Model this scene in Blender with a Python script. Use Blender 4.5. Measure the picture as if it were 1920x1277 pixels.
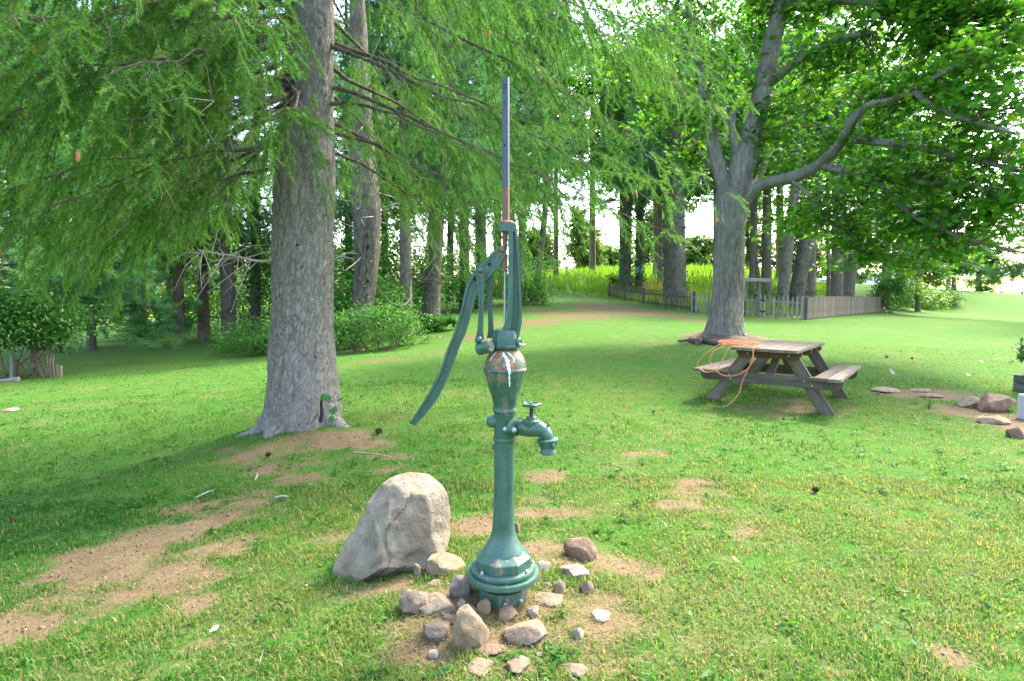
import bpy, bmesh, math, random
import numpy as np
from mathutils import Vector, Matrix

scene = bpy.context.scene
for o in list(bpy.data.objects):
    bpy.data.objects.remove(o)
COL = scene.collection
R = math.radians

# ------------------------------------------------------------------ camera
CAM_Z = 1.42
FPX, CX, CY = 1080.0, 960.0, 638.5          # focal length and centre, in pixels of a 1920 wide frame
PITCH = math.atan(93.5 / FPX)
cam_d = bpy.data.cameras.new('camera')
cam_d.sensor_width = 36.0
cam_d.lens = 36.0 * FPX / 1920.0
cam_d.clip_start, cam_d.clip_end = 0.05, 3000.0
cam = bpy.data.objects.new('camera', cam_d)
COL.objects.link(cam)
cam.location = (0, 0, CAM_Z)
cam.rotation_euler = (math.pi / 2 - PITCH, 0, 0)
scene.camera = cam

# ------------------------------------------------------------------ light
SUN_AZ, SUN_EL = 48.0, 49.0                 # degrees right of straight ahead, degrees above the horizon
world = bpy.data.worlds.new('World')
scene.world = world
world.use_nodes = True
wn = world.node_tree
wn.nodes.clear()
sky = wn.nodes.new('ShaderNodeTexSky')
sky.sky_type = 'NISHITA'
sky.sun_disc = False
sky.sun_elevation = R(SUN_EL)
sky.sun_rotation = R(SUN_AZ)
sky.air_density, sky.dust_density, sky.ozone_density = 1.0, 3.5, 1.0
bg = wn.nodes.new('ShaderNodeBackground')
bg.inputs['Strength'].default_value = 0.15
wo = wn.nodes.new('ShaderNodeOutputWorld')
wn.links.new(sky.outputs[0], bg.inputs['Color'])
wn.links.new(bg.outputs[0], wo.inputs['Surface'])
sun_d = bpy.data.lights.new('sun', 'SUN')
sun_d.energy = 1.5
sun_d.angle = R(10)
sun_d.color = (1.0, 0.93, 0.80)
sun = bpy.data.objects.new('sun', sun_d)
COL.objects.link(sun)
to_sun = Vector((math.sin(R(SUN_AZ)) * math.cos(R(SUN_EL)), math.cos(R(SUN_AZ)) * math.cos(R(SUN_EL)), math.sin(R(SUN_EL))))
sun.rotation_euler = to_sun.to_track_quat('Z', 'Y').to_euler()
sun.location = to_sun * 30
vs = scene.view_settings
vs.view_transform = 'Standard'
vs.look = 'None'
vs.exposure = 2.88
vs.gamma = 1.0
vs.use_curve_mapping = False
scene.render.engine = 'CYCLES'
cy = scene.cycles
cy.use_denoising = True
cy.max_bounces, cy.diffuse_bounces, cy.glossy_bounces, cy.transmission_bounces, cy.transparent_max_bounces = 8, 4, 2, 5, 4
cy.caustics_reflective = cy.caustics_refractive = False
cy.use_adaptive_sampling = True
cy.adaptive_threshold = 0.012

# ------------------------------------------------------------------ helpers
rs = np.random.RandomState(11)


def at(px, py, Y):
    """the point of the place at world depth Y seen at photo pixel (px, py)"""
    a, b = (px - CX) / FPX, (CY - py) / FPX
    d = (a, math.cos(PITCH) + b * math.sin(PITCH), -math.sin(PITCH) + b * math.cos(PITCH))
    t = Y / d[1]
    return Vector((d[0] * t, Y, CAM_Z + d[2] * t))


def _hash(ix, iy, iz, seed):
    h = (ix.astype(np.int64) * 374761393 + iy.astype(np.int64) * 668265263 + iz.astype(np.int64) * 2147483647 + seed * 974634777) & 0xffffffff
    h = ((h ^ (h >> 13)) * 1274126177) & 0xffffffff
    h = (h ^ (h >> 16)) & 0xffff
    return h / 65535.0


def vnoise(p, seed=0):
    p = np.asarray(p, float)
    if p.shape[1] == 2:
        p = np.c_[p, np.zeros(len(p))]
    i = np.floor(p)
    f = p - i
    f = f * f * (3 - 2 * f)
    i = i.astype(np.int64)
    r = 0
    for dx in (0, 1):
        for dy in (0, 1):
            for dz in (0, 1):
                w = (f[:, 0] if dx else 1 - f[:, 0]) * (f[:, 1] if dy else 1 - f[:, 1]) * (f[:, 2] if dz else 1 - f[:, 2])
                r = r + w * _hash(i[:, 0] + dx, i[:, 1] + dy, i[:, 2] + dz, seed)
    return r * 2 - 1


def fbm(p, octaves=4, seed=0):
    p = np.asarray(p, float)
    s, a = 0, 0.5
    for k in range(octaves):
        s = s + a * vnoise(p * 2 ** k, seed + k)
        a *= 0.5
    return s


def mesh_np(name, V, F, mat, parent=None, attr=None, smooth=False, origin=None, sharp=None):
    """numpy vertices and equal-sized faces -> one linked mesh object; V is in world space, origin is subtracted"""
    V = np.asarray(V, float)
    F = np.asarray(F, np.int32)
    if origin is None and parent is not None:
        origin = parent.get('_o')
    if origin is not None:
        V = V - np.asarray(origin, float)
    me = bpy.data.meshes.new(name)
    me.vertices.add(len(V))
    me.vertices.foreach_set('co', V.astype(np.float32).ravel())
    k = F.shape[1]
    me.loops.add(F.size)
    me.loops.foreach_set('vertex_index', F.ravel())
    me.polygons.add(len(F))
    me.polygons.foreach_set('loop_start', np.arange(0, F.size, k, dtype=np.int32))
    if smooth:
        me.polygons.foreach_set('use_smooth', np.ones(len(F), bool))
    if attr:
        for an, av in attr.items():
            a = me.attributes.new(an, 'FLOAT', 'POINT')
            a.data.foreach_set('value', np.asarray(av, np.float32))
    me.update(calc_edges=True)
    if smooth and sharp:
        me.set_sharp_from_angle(angle=R(sharp))
    me.materials.append(mat)
    o = bpy.data.objects.new(name, me)
    COL.objects.link(o)
    if parent is not None:
        o.parent = parent
        if origin is not None:
            o['_o'] = [float(q) for q in origin]
    elif origin is not None:
        o.location = origin
    return o


class Acc:
    """collects geometry as triangles"""
    def __init__(self):
        self.V, self.F, self.A, self.n = [], [], [], 0

    def add(self, V, F, a=0.5):
        V = np.asarray(V, float)
        F = np.asarray(F, np.int64)
        if F.shape[1] == 4:
            F = np.r_[F[:, [0, 1, 2]], F[:, [0, 2, 3]]]
        self.V.append(V)
        self.F.append(F + self.n)
        self.A.append(np.broadcast_to(np.asarray(a, float), (len(V),)))
        self.n += len(V)
        return self

    def tube(self, path, rad, n=8, a=0.5, cap=True):
        path = np.asarray(path, float)
        m = len(path)
        rad = np.broadcast_to(np.asarray(rad, float), (m,))
        T = np.gradient(path, axis=0)
        T /= np.linalg.norm(T, axis=1)[:, None] + 1e-12
        ref = np.array([0, 0, 1.0]) if abs(T[:, 2].mean()) < 0.85 else np.array([1.0, 0, 0])
        U = np.cross(T, ref)
        U /= np.linalg.norm(U, axis=1)[:, None] + 1e-12
        W = np.cross(T, U)
        th = np.arange(n) / n * 2 * math.pi
        V = path[:, None] + rad[:, None, None] * (np.cos(th)[None, :, None] * U[:, None] + np.sin(th)[None, :, None] * W[:, None])
        V = V.reshape(-1, 3)
        i, j = np.meshgrid(np.arange(m - 1), np.arange(n), indexing='ij')
        q = np.stack([i * n + j, i * n + (j + 1) % n, (i + 1) * n + (j + 1) % n, (i + 1) * n + j], -1).reshape(-1, 4)
        if cap:
            V = np.r_[V, path[:1], path[-1:]]
            c0, c1 = m * n, m * n + 1
            jj = np.arange(n)
            t0 = np.stack([(jj + 1) % n, jj, np.full(n, c0)], -1)
            t1 = np.stack([(m - 1) * n + jj, (m - 1) * n + (jj + 1) % n, np.full(n, c1)], -1)
            F = np.r_[q[:, [0, 1, 2]], q[:, [0, 2, 3]], t0, t1]
        else:
            F = q
        return self.add(V, F, a)

    def box(self, c, s, rot=None, a=0.5):
        c = np.asarray(c, float)
        h = np.asarray(s, float) / 2
        V = np.array([[x, y, z] for x in (-1, 1) for y in (-1, 1) for z in (-1, 1)], float) * h
        if rot is not None:
            V = V @ np.asarray(rot).T
        F = [[0, 1, 3, 2], [4, 6, 7, 5], [0, 4, 5, 1], [2, 3, 7, 6], [0, 2, 6, 4], [1, 5, 7, 3]]
        return self.add(V + c, F, a)

    def prism(self, pts, d0, d1, frame=None, a=0.5):
        """outline (u, w) convex or star-shaped round its mean, extruded from d0 to d1; frame = (origin, U, W, N)"""
        pts = np.asarray(pts, float)
        n = len(pts)
        O, U, W, N = frame
        O, U, W, N = (np.asarray(q, float) for q in (O, U, W, N))
        b = O + pts[:, :1] * U + pts[:, 1:] * W
        mid = b.mean(0)
        V = np.r_[b + N * d0, b + N * d1, [mid + N * d0], [mid + N * d1]]
        j = np.arange(n)
        k = (j + 1) % n
        F = np.r_[np.stack([j, k, n + k], -1), np.stack([j, n + k, n + j], -1),
                  np.stack([k, j, np.full(n, 2 * n)], -1), np.stack([n + j, n + k, np.full(n, 2 * n + 1)], -1)]
        return self.add(V, F, a)

    def strip(self, left, right, d0, d1, frame, a=0.5):
        """a band between two polylines (u, w), extruded from d0 to d1"""
        O, U, W, N = (np.asarray(q, float) for q in frame)
        L = O + np.asarray(left)[:, :1] * U + np.asarray(left)[:, 1:] * W
        Q = O + np.asarray(right)[:, :1] * U + np.asarray(right)[:, 1:] * W
        m = len(L)
        V = np.r_[L + N * d0, Q + N * d0, L + N * d1, Q + N * d1]
        F = []
        for i in range(m - 1):
            a0, b0, a1, b1 = i, m + i, 2 * m + i, 3 * m + i
            F += [[a0, a0 + 1, b0 + 1, b0], [a1, b1, b1 + 1, a1 + 1], [a0, a1, a1 + 1, a0 + 1], [b0, b0 + 1, b1 + 1, b1]]
        F += [[0, m, 3 * m, 2 * m], [m - 1, 3 * m - 1, 4 * m - 1, 2 * m - 1]]
        return self.add(V, np.array(F)[:, ::-1], a)

    def lathe(self, prof, c, n=40, a=0.5, lean=(0, 0), phase=0.0, axis=None):
        """profile of (z, r); c = (x, y); z absolute.  axis=(origin, dir) puts it on any axis instead"""
        prof = np.asarray(prof, float)
        m = len(prof)
        th = np.arange(n) / n * 2 * math.pi + phase
        ring = np.stack([np.cos(th), np.sin(th), np.zeros(n)], -1)
        V = ring[None] * prof[:, 1][:, None, None]
        V[:, :, 2] += prof[:, 0][:, None]
        V = V.reshape(-1, 3)
        V = np.r_[V, [[0, 0, prof[0, 0]], [0, 0, prof[-1, 0]]]]
        if axis is not None:
            q = Vector((0, 0, 1)).rotation_difference(Vector(axis[1]))
            V = V @ np.array(q.to_matrix()).T + np.asarray(axis[0], float)
        else:
            V[:, 0] += c[0] + lean[0] * V[:, 2]
            V[:, 1] += c[1] + lean[1] * V[:, 2]
        i, j = np.meshgrid(np.arange(m - 1), np.arange(n), indexing='ij')
        q = np.stack([i * n + j, i * n + (j + 1) % n, (i + 1) * n + (j + 1) % n, (i + 1) * n + j], -1).reshape(-1, 4)
        jj = np.arange(n)
        F = np.r_[q[:, [0, 1, 2]], q[:, [0, 2, 3]], np.stack([(jj + 1) % n, jj, np.full(n, m * n)], -1),
                  np.stack([(m - 1) * n + jj, (m - 1) * n + (jj + 1) % n, np.full(n, m * n + 1)], -1)]
        return self.add(V, F, a)

    def ball(self, c, r, n=12, a=0.5, sc=(1, 1, 1)):
        t = np.linspace(-math.pi / 2, math.pi / 2, n // 2 + 2)
        k = self.n
        self.lathe(np.c_[np.sin(t) * r, np.cos(t) * r + 1e-5], (0, 0), n, a)
        self.V[-1] = self.V[-1] * np.asarray(sc, float) + np.asarray(c, float)
        return self

    def arrays(self):
        return np.concatenate(self.V), np.concatenate(self.F), np.concatenate(self.A)

    def build(self, name, mat, parent=None, smooth=False, sharp=35, origin=None):
        V, F, A = self.arrays()
        return mesh_np(name, V, F, mat, parent, {'v': A}, smooth, origin, sharp)


def tag(o, label, cat, group=None, kind=None):
    o['label'] = label
    o['category'] = cat
    if group:
        o['group'] = group
    if kind:
        o['kind'] = kind
    return o


def thing(name, label, cat, loc, group=None):
    o = bpy.data.objects.new(name, None)
    o.empty_display_size = 0.1
    COL.objects.link(o)
    o.location = loc
    o['_o'] = [float(q) for q in loc]
    return tag(o, label, cat, group)


def stuff(o):
    o['kind'] = 'stuff'
    return o


def bez(pts, m=24):
    """Catmull-Rom through the points"""
    P = np.asarray(pts, float)
    n = len(P)
    Q = np.r_[2 * P[:1] - P[1:2], P, 2 * P[-1:] - P[-2:-1]]
    t = np.linspace(0, n - 1 - 1e-6, m)
    i = t.astype(int)
    f = (t - i)[:, None]
    a, b, c, d = Q[i], Q[i + 1], Q[i + 2], Q[i + 3]
    return 0.5 * (2 * b + (c - a) * f + (2 * a - 5 * b + 4 * c - d) * f ** 2 + (3 * b - a - 3 * c + d) * f ** 3)


def unit(v):
    return v / (np.linalg.norm(v, axis=-1, keepdims=True) + 1e-12)


# ------------------------------------------------------------------ materials
def new_mat(name):
    m = bpy.data.materials.new(name)
    m.use_nodes = True
    nt = m.node_tree
    return m, nt, nt.nodes['Principled BSDF']


def N(nt, typ, **kw):
    n = nt.nodes.new(typ)
    for k, v in kw.items():
        if k.startswith('i_'):
            n.inputs[k[2:].replace('_', ' ')].default_value = v
        else:
            setattr(n, k, v)
    return n


def ramp(nt, fac, stops, interp='LINEAR'):
    r = nt.nodes.new('ShaderNodeValToRGB')
    r.color_ramp.interpolation = interp
    e = r.color_ramp.elements
    e[0].position, e[0].color = stops[0][0], (*stops[0][1], 1)
    e[1].position, e[1].color = stops[-1][0], (*stops[-1][1], 1)
    for p, c in stops[1:-1]:
        x = e.new(p)
        x.color = (*c, 1)
    nt.links.new(fac, r.inputs[0])
    return r.outputs[0]


def g(v):
    return (v, v, v)


def noise_node(nt, scale, detail=4, rough=0.55, coord=None, dist=0.0):
    n = nt.nodes.new('ShaderNodeTexNoise')
    n.inputs['Scale'].default_value = scale
    n.inputs['Detail'].default_value = detail
    n.inputs['Roughness'].default_value = rough
    n.inputs['Distortion'].default_value = dist
    if coord is not None:
        nt.links.new(coord, n.inputs['Vector'])
    return n.outputs['Fac']


def mixc(nt, fac, a, b, mode='MIX'):
    m = nt.nodes.new('ShaderNodeMix')
    m.data_type = 'RGBA'
    m.blend_type = mode
    for s, v in ((m.inputs[0], fac), (m.inputs[6], a), (m.inputs[7], b)):
        if isinstance(v, (int, float)):
            s.default_value = v
        elif isinstance(v, tuple):
            s.default_value = (*v, 1) if len(v) == 3 else v
        else:
            nt.links.new(v, s)
    return m.outputs[2]


def math_n(nt, op, a, b=0.0, clamp=False):
    m = nt.nodes.new('ShaderNodeMath')
    m.operation = op
    m.use_clamp = clamp
    for s, v in ((m.inputs[0], a), (m.inputs[1], b)):
        if isinstance(v, (int, float)):
            s.default_value = v
        else:
            nt.links.new(v, s)
    return m.outputs[0]


def coords(nt, kind='Object', scale=None):
    c = nt.nodes.new('ShaderNodeTexCoord').outputs[kind]
    if scale:
        m = nt.nodes.new('ShaderNodeMapping')
        m.inputs['Scale'].default_value = scale
        nt.links.new(c, m.inputs['Vector'])
        c = m.outputs[0]
    return c


def attr(nt, name):
    a = nt.nodes.new('ShaderNodeAttribute')
    a.attribute_name = name
    return a.outputs['Fac']


def bump(nt, bsdf, h, strength=0.5, dist=0.01):
    b = nt.nodes.new('ShaderNodeBump')
    b.inputs['Strength'].default_value = strength
    b.inputs['Distance'].default_value = dist
    nt.links.new(h, b.inputs['Height'])
    nt.links.new(b.outputs[0], bsdf.inputs['Normal'])


def leaf_mat(name, stops, trans=0.35, rough=0.5, tcol=None):
    m, nt, b = new_mat(name)
    c = ramp(nt, attr(nt, 'v'), stops)
    nt.links.new(c, b.inputs['Base Color'])
    b.inputs['Roughness'].default_value = rough
    b.inputs['Specular IOR Level'].default_value = 0.25
    t = nt.nodes.new('ShaderNodeBsdfTranslucent')
    tc = mixc(nt, 1.0, c, tcol or (1.25, 1.3, 0.7), 'MULTIPLY')
    nt.links.new(tc, t.inputs['Color'])
    mx = nt.nodes.new('ShaderNodeMixShader')
    mx.inputs[0].default_value = trans
    nt.links.new(b.outputs[0], mx.inputs[1])
    nt.links.new(t.outputs[0], mx.inputs[2])
    nt.links.new(mx.outputs[0], nt.nodes['Material Output'].inputs['Surface'])
    return m


def bark_mat(name, dark, mid, light, vscale=(14, 14, 3.5), plates=True, bstr=0.9, moss=0.0):
    m, nt, b = new_mat(name)
    co = coords(nt, 'Object', vscale)
    warp = math_n(nt, 'MULTIPLY', noise_node(nt, 1.1, 6, 0.7, co), 2.6)
    v = nt.nodes.new('ShaderNodeTexVoronoi')
    v.feature = 'DISTANCE_TO_EDGE'
    v.inputs['Scale'].default_value = 1.0
    add = nt.nodes.new('ShaderNodeVectorMath')
    add.operation = 'ADD'
    nt.links.new(co, add.inputs[0])
    comb = nt.nodes.new('ShaderNodeCombineXYZ')
    for i in range(3):
        nt.links.new(warp, comb.inputs[i])
    nt.links.new(comb.outputs[0], add.inputs[1])
    nt.links.new(add.outputs[0], v.inputs['Vector'])
    crack = math_n(nt, 'MULTIPLY', v.outputs['Distance'], 4.0, True)
    fine = noise_node(nt, 5.0, 6, 0.65, co)
    big = noise_node(nt, 1.1, 3, 0.5, coords(nt))
    flake = noise_node(nt, 2.2, 8, 0.78, add.outputs[0])
    h = math_n(nt, 'ADD', math_n(nt, 'MULTIPLY', crack, 0.30), math_n(nt, 'ADD', math_n(nt, 'MULTIPLY', fine, 0.35), math_n(nt, 'MULTIPLY', flake, 0.75)))
    c = ramp(nt, h, [(0.50, dark), (0.66, mid), (0.95, light)])
    c = mixc(nt, math_n(nt, 'MULTIPLY', big, 0.45), c, mid)
    c = mixc(nt, ramp(nt, noise_node(nt, 2.6, 5, 0.65, coords(nt, 'Object', (1, 1, .45))), [(0.35, g(0.0)), (0.7, g(0.35))]), c, tuple(q * 1.35 for q in light))
    if moss:
        c = mixc(nt, math_n(nt, 'MULTIPLY', ramp(nt, noise_node(nt, 2.3, 4, 0.6, coords(nt)), [(0.5, g(0)), (0.7, g(1))]), moss), c, (0.10, 0.14, 0.06))
    nt.links.new(c, b.inputs['Base Color'])
    b.inputs['Roughness'].default_value = 0.92
    b.inputs['Specular IOR Level'].default_value = 0.15
    bump(nt, b, h, bstr, 0.05)
    return m


def plain(name, col, rough=0.6, metal=0.0, var=0.25, scale=8.0, bstr=0.25, spec=0.4):
    m, nt, b = new_mat(name)
    co = coords(nt)
    n1 = noise_node(nt, scale, 5, 0.6, co)
    c = mixc(nt, n1, tuple(q * (1 - var) for q in col), tuple(min(1, q * (1 + var)) for q in col))
    nt.links.new(c, b.inputs['Base Color'])
    b.inputs['Roughness'].default_value = rough
    b.inputs['Metallic'].default_value = metal
    b.inputs['Specular IOR Level'].default_value = spec
    bump(nt, b, noise_node(nt, scale * 4, 4, 0.6, co), bstr, 0.004)
    return m


def wood_mat(name, cols, rough=0.85, knots=True, axis_scale=(2.0, 22, 22)):
    """weathered timber, grain along the local X axis of the board"""
    m, nt, b = new_mat(name)
    co = coords(nt, 'Object', axis_scale)
    grain = noise_node(nt, 1.0, 6, 0.7, co, 0.6)
    blot = noise_node(nt, 2.2, 4, 0.6, coords(nt))
    c = ramp(nt, grain, [(0.28, cols[0]), (0.5, cols[1]), (0.72, cols[2])])
    c = mixc(nt, ramp(nt, blot, [(0.42, g(0)), (0.7, g(0.75))]), c, cols[3])
    oi = nt.nodes.new('ShaderNodeObjectInfo')
    c = mixc(nt, 1.0, c, ramp(nt, oi.outputs['Random'], [(0, (0.62, 0.60, 0.58)), (1, (1.12, 1.1, 1.06))]), 'MULTIPLY')
    nt.links.new(c, b.inputs['Base Color'])
    b.inputs['Roughness'].default_value = rough
    b.inputs['Specular IOR Level'].default_value = 0.2
    bump(nt, b, grain, 0.5, 0.004)
    return m


def stone_mat(name, lo, hi, stain, scale=5.0):
    m, nt, b = new_mat(name)
    co = coords(nt)
    n1 = noise_node(nt, scale, 7, 0.62, co, 0.3)
    n2 = noise_node(nt, scale * 0.45, 4, 0.6, co, 0.8)
    n3 = noise_node(nt, scale * 9, 5, 0.7, co)
    c = ramp(nt, n1, [(0.32, lo), (0.6, hi)])
    c = mixc(nt, ramp(nt, n2, [(0.48, g(0)), (0.68, g(0.8))]), c, stain)
    c = mixc(nt, math_n(nt, 'MULTIPLY', ramp(nt, n3, [(0.55, g(0)), (0.75, g(1))]), 0.35), c, tuple(q * 0.45 for q in lo))
    nt.links.new(c, b.inputs['Base Color'])
    b.inputs['Roughness'].default_value = 0.9
    b.inputs['Specular IOR Level'].default_value = 0.2
    h = math_n(nt, 'ADD', n1, math_n(nt, 'MULTIPLY', n3, 0.45))
    bump(nt, b, h, 0.9, 0.035)
    return m


def paint_mat(name, rust=0.25, base=(0.018, 0.070, 0.046), seed=0.0):
    """old green enamel on cast iron: faded, streaked, rust coming through"""
    m, nt, b = new_mat(name)
    co = coords(nt)
    mp = nt.nodes.new('ShaderNodeMapping')
    mp.inputs['Location'].default_value = (seed, seed * 0.7, seed * 1.3)
    nt.links.new(co, mp.inputs['Vector'])
    c0 = mp.outputs[0]
    st = nt.nodes.new('ShaderNodeMapping')
    st.inputs['Scale'].default_value = (38, 38, 3.2)
    nt.links.new(c0, st.inputs['Vector'])
    streak = noise_node(nt, 1.0, 4, 0.6, st.outputs[0])
    blot = noise_node(nt, 9.0, 6, 0.65, c0, 0.4)
    fine = noise_node(nt, 70.0, 4, 0.6, c0)
    c = mixc(nt, ramp(nt, streak, [(0.35, g(0)), (0.7, g(1))]), base, (base[0] * 2.4, base[1] * 1.55, base[2] * 1.6))
    c = mixc(nt, math_n(nt, 'MULTIPLY', ramp(nt, blot, [(0.42, g(0)), (0.66, g(1))]), 0.5), c, (0.075, 0.15, 0.125))
    rm = math_n(nt, 'ADD', math_n(nt, 'MULTIPLY', blot, 0.6), math_n(nt, 'MULTIPLY', streak, 0.4))
    th = 0.74 - 0.32 * rust
    rmask = ramp(nt, math_n(nt, 'ADD', rm, math_n(nt, 'MULTIPLY', fine, 0.10)), [(th, g(0)), (th + 0.09, g(1))])
    rcol = ramp(nt, fine, [(0.35, (0.16, 0.065, 0.03)), (0.65, (0.40, 0.20, 0.12))])
    c = mixc(nt, math_n(nt, 'MULTIPLY', rmask, 0.85), c, rcol)
    nt.links.new(c, b.inputs['Base Color'])
    ro = math_n(nt, 'ADD', math_n(nt, 'MULTIPLY', rmask, 0.4), math_n(nt, 'ADD', 0.25, math_n(nt, 'MULTIPLY', blot, 0.3)))
    nt.links.new(ro, b.inputs['Roughness'])
    b.inputs['Specular IOR Level'].default_value = 0.55
    bump(nt, b, math_n(nt, 'ADD', fine, math_n(nt, 'MULTIPLY', blot, 1.5)), 0.22, 0.004)
    return m


M = {}
M['spruce_bark'] = bark_mat('spruce_bark', (0.075, 0.06, 0.045), (0.29, 0.26, 0.225), (0.43, 0.395, 0.35), (24, 24, 11))
M['maple_bark'] = bark_mat('maple_bark', (0.055, 0.045, 0.032), (0.235, 0.205, 0.165), (0.38, 0.345, 0.29), (26, 26, 3.2), moss=0.3)
M['pine_bark'] = bark_mat('pine_bark', (0.045, 0.035, 0.025), (0.16, 0.13, 0.10), (0.27, 0.23, 0.185), (12, 12, 4))
M['brown_bark'] = bark_mat('brown_bark', (0.05, 0.033, 0.024), (0.22, 0.15, 0.11), (0.36, 0.27, 0.21), (12, 12, 4))
M['dark_bark'] = bark_mat('dark_bark', (0.032, 0.026, 0.02), (0.115, 0.095, 0.078), (0.21, 0.18, 0.15), (12, 12, 4))
M['twig'] = plain('twig', (0.16, 0.115, 0.075), 0.9)
M['dead_twig'] = plain('dead_twig', (0.32, 0.27, 0.22), 0.9)
M['spruce_needles'] = leaf_mat('spruce_needles', [(0, (0.026, 0.10, 0.022)), (0.45, (0.06, 0.195, 0.028)), (0.8, (0.125, 0.28, 0.034)), (1, (0.21, 0.36, 0.055))], 0.34, 0.5)
M['pine_needles'] = leaf_mat('pine_needles', [(0, (0.018, 0.075, 0.034)), (0.5, (0.04, 0.135, 0.055)), (1, (0.085, 0.215, 0.075))], 0.28, 0.5)
M['pine_needles_warm'] = leaf_mat('pine_needles_warm', [(0, (0.024, 0.085, 0.020)), (0.5, (0.06, 0.165, 0.030)), (1, (0.12, 0.25, 0.05))], 0.28, 0.5)
M['maple_leaf'] = leaf_mat('maple_leaf', [(0, (0.030, 0.12, 0.014)), (0.5, (0.065, 0.215, 0.020)), (0.85, (0.135, 0.30, 0.022)), (1, (0.23, 0.36, 0.03))], 0.58, 0.4)
M['shrub_leaf'] = leaf_mat('shrub_leaf', [(0, (0.035, 0.125, 0.022)), (0.5, (0.075, 0.225, 0.032)), (1, (0.15, 0.33, 0.045))], 0.45, 0.45)
M['shrub_leaf_bright'] = leaf_mat('shrub_leaf_bright', [(0, (0.06, 0.17, 0.018)), (0.5, (0.13, 0.28, 0.022)), (1, (0.25, 0.37, 0.03))], 0.4, 0.45)  # yellow-green leaves; also carries the sun painted on the sunlit bushes
M['ivy_leaf'] = leaf_mat('ivy_leaf', [(0, (0.018, 0.085, 0.016)), (0.6, (0.05, 0.16, 0.025)), (1, (0.10, 0.24, 0.03))], 0.3, 0.35)
M['far_leaf'] = leaf_mat('far_leaf', [(0, (0.06, 0.14, 0.035)), (0.5, (0.12, 0.22, 0.05)), (1, (0.22, 0.30, 0.075))], 0.35, 0.55)
M['grass'] = leaf_mat('grass', [(0, (0.024, 0.105, 0.018)), (0.35, (0.056, 0.178, 0.020)), (0.62, (0.125, 0.24, 0.028)), (0.78, (0.21, 0.24, 0.075)), (0.9, (0.29, 0.25, 0.125)), (1, (0.30, 0.21, 0.11))], 0.48, 0.5)
M['field_grass'] = leaf_mat('field_grass', [(0, (0.10, 0.25, 0.02)), (0.6, (0.23, 0.36, 0.03)), (0.85, (0.36, 0.37, 0.06)), (1, (0.45, 0.28, 0.13))], 0.4, 0.55)  # yellow-green meadow blades, with bright sun put into the tint
M['paint'] = paint_mat('paint', 0.18)
M['paint_bowl'] = paint_mat('paint_bowl', 0.62, seed=3.1)
M['paint_dome'] = paint_mat('paint_dome', 0.80, seed=5.2)
M['paint_rusty'] = paint_mat('paint_rusty', 0.62, seed=7.7)
M['paint_base'] = paint_mat('paint_base', 0.38, seed=1.3)
M['rust'] = plain('rust', (0.19, 0.10, 0.065), 0.8, 0.0, 0.4, 40.0)
M['rod_steel'] = plain('rod_steel', (0.055, 0.065, 0.085), 0.42, 0.35, 0.25, 30.0, 0.1, 0.5)
M['bolt_steel'] = plain('bolt_steel', (0.42, 0.43, 0.43), 0.45, 0.6, 0.3, 60.0)
M['black'] = plain('black', (0.012, 0.012, 0.012), 0.8)
M['dropping'] = plain('dropping', (0.75, 0.76, 0.74), 0.8, 0, 0.12, 60)
M['stone_pale'] = stone_mat('stone_pale', (0.15, 0.122, 0.088), (0.31, 0.262, 0.195), (0.25, 0.185, 0.115), 7.0)
M['stone_tan'] = stone_mat('stone_tan', (0.23, 0.16, 0.092), (0.38, 0.285, 0.175), (0.25, 0.19, 0.13), 18)
M['stone_grey'] = stone_mat('stone_grey', (0.17, 0.132, 0.092), (0.31, 0.25, 0.18), (0.28, 0.20, 0.125), 16)
M['stone_pink'] = stone_mat('stone_pink', (0.21, 0.142, 0.095), (0.36, 0.265, 0.185), (0.26, 0.20, 0.14), 16)
M['stone_white'] = stone_mat('stone_white', (0.26, 0.21, 0.15), (0.41, 0.355, 0.275), (0.31, 0.225, 0.14), 16)
M['stone_brown'] = stone_mat('stone_brown', (0.15, 0.095, 0.062), (0.30, 0.20, 0.135), (0.20, 0.15, 0.11), 12)
M['stone_purple'] = stone_mat('stone_purple', (0.18, 0.145, 0.125), (0.34, 0.285, 0.25), (0.30, 0.21, 0.135), 16)
M['table_wood'] = wood_mat('table_wood', [(0.08, 0.062, 0.045), (0.175, 0.148, 0.118), (0.265, 0.235, 0.20), (0.13, 0.098, 0.068)])
M['table_wood_end'] = wood_mat('table_wood_end', [(0.07, 0.042, 0.022), (0.17, 0.10, 0.052), (0.28, 0.18, 0.095), (0.12, 0.075, 0.042)])
M['fence_wood'] = wood_mat('fence_wood', [(0.16, 0.14, 0.12), (0.29, 0.265, 0.235), (0.40, 0.37, 0.33), (0.22, 0.18, 0.14)])
M['fence_wood_pale'] = wood_mat('fence_wood_pale', [(0.10, 0.085, 0.065), (0.205, 0.175, 0.138), (0.30, 0.265, 0.215), (0.15, 0.115, 0.08)])
M['fence_wood_dark'] = wood_mat('fence_wood_dark', [(0.08, 0.065, 0.05), (0.15, 0.125, 0.10), (0.24, 0.205, 0.165), (0.11, 0.085, 0.06)])
M['planter_wood'] = wood_mat('planter_wood', [(0.07, 0.06, 0.055), (0.15, 0.14, 0.13), (0.23, 0.215, 0.2), (0.10, 0.085, 0.075)])
M['white_paint'] = plain('white_paint', (0.45, 0.455, 0.46), 0.6, 0, 0.08, 10)
M['cord'] = plain('cord', (0.70, 0.24, 0.10), 0.5, 0, 0.12, 10)
M['string'] = plain('string', (0.26, 0.25, 0.23), 0.7)
M['cone'] = plain('cone', (0.42, 0.16, 0.05), 0.7, 0, 0.3, 40)
M['cone_dark'] = plain('cone_dark', (0.055, 0.025, 0.016), 0.8, 0, 0.3, 40)
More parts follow.
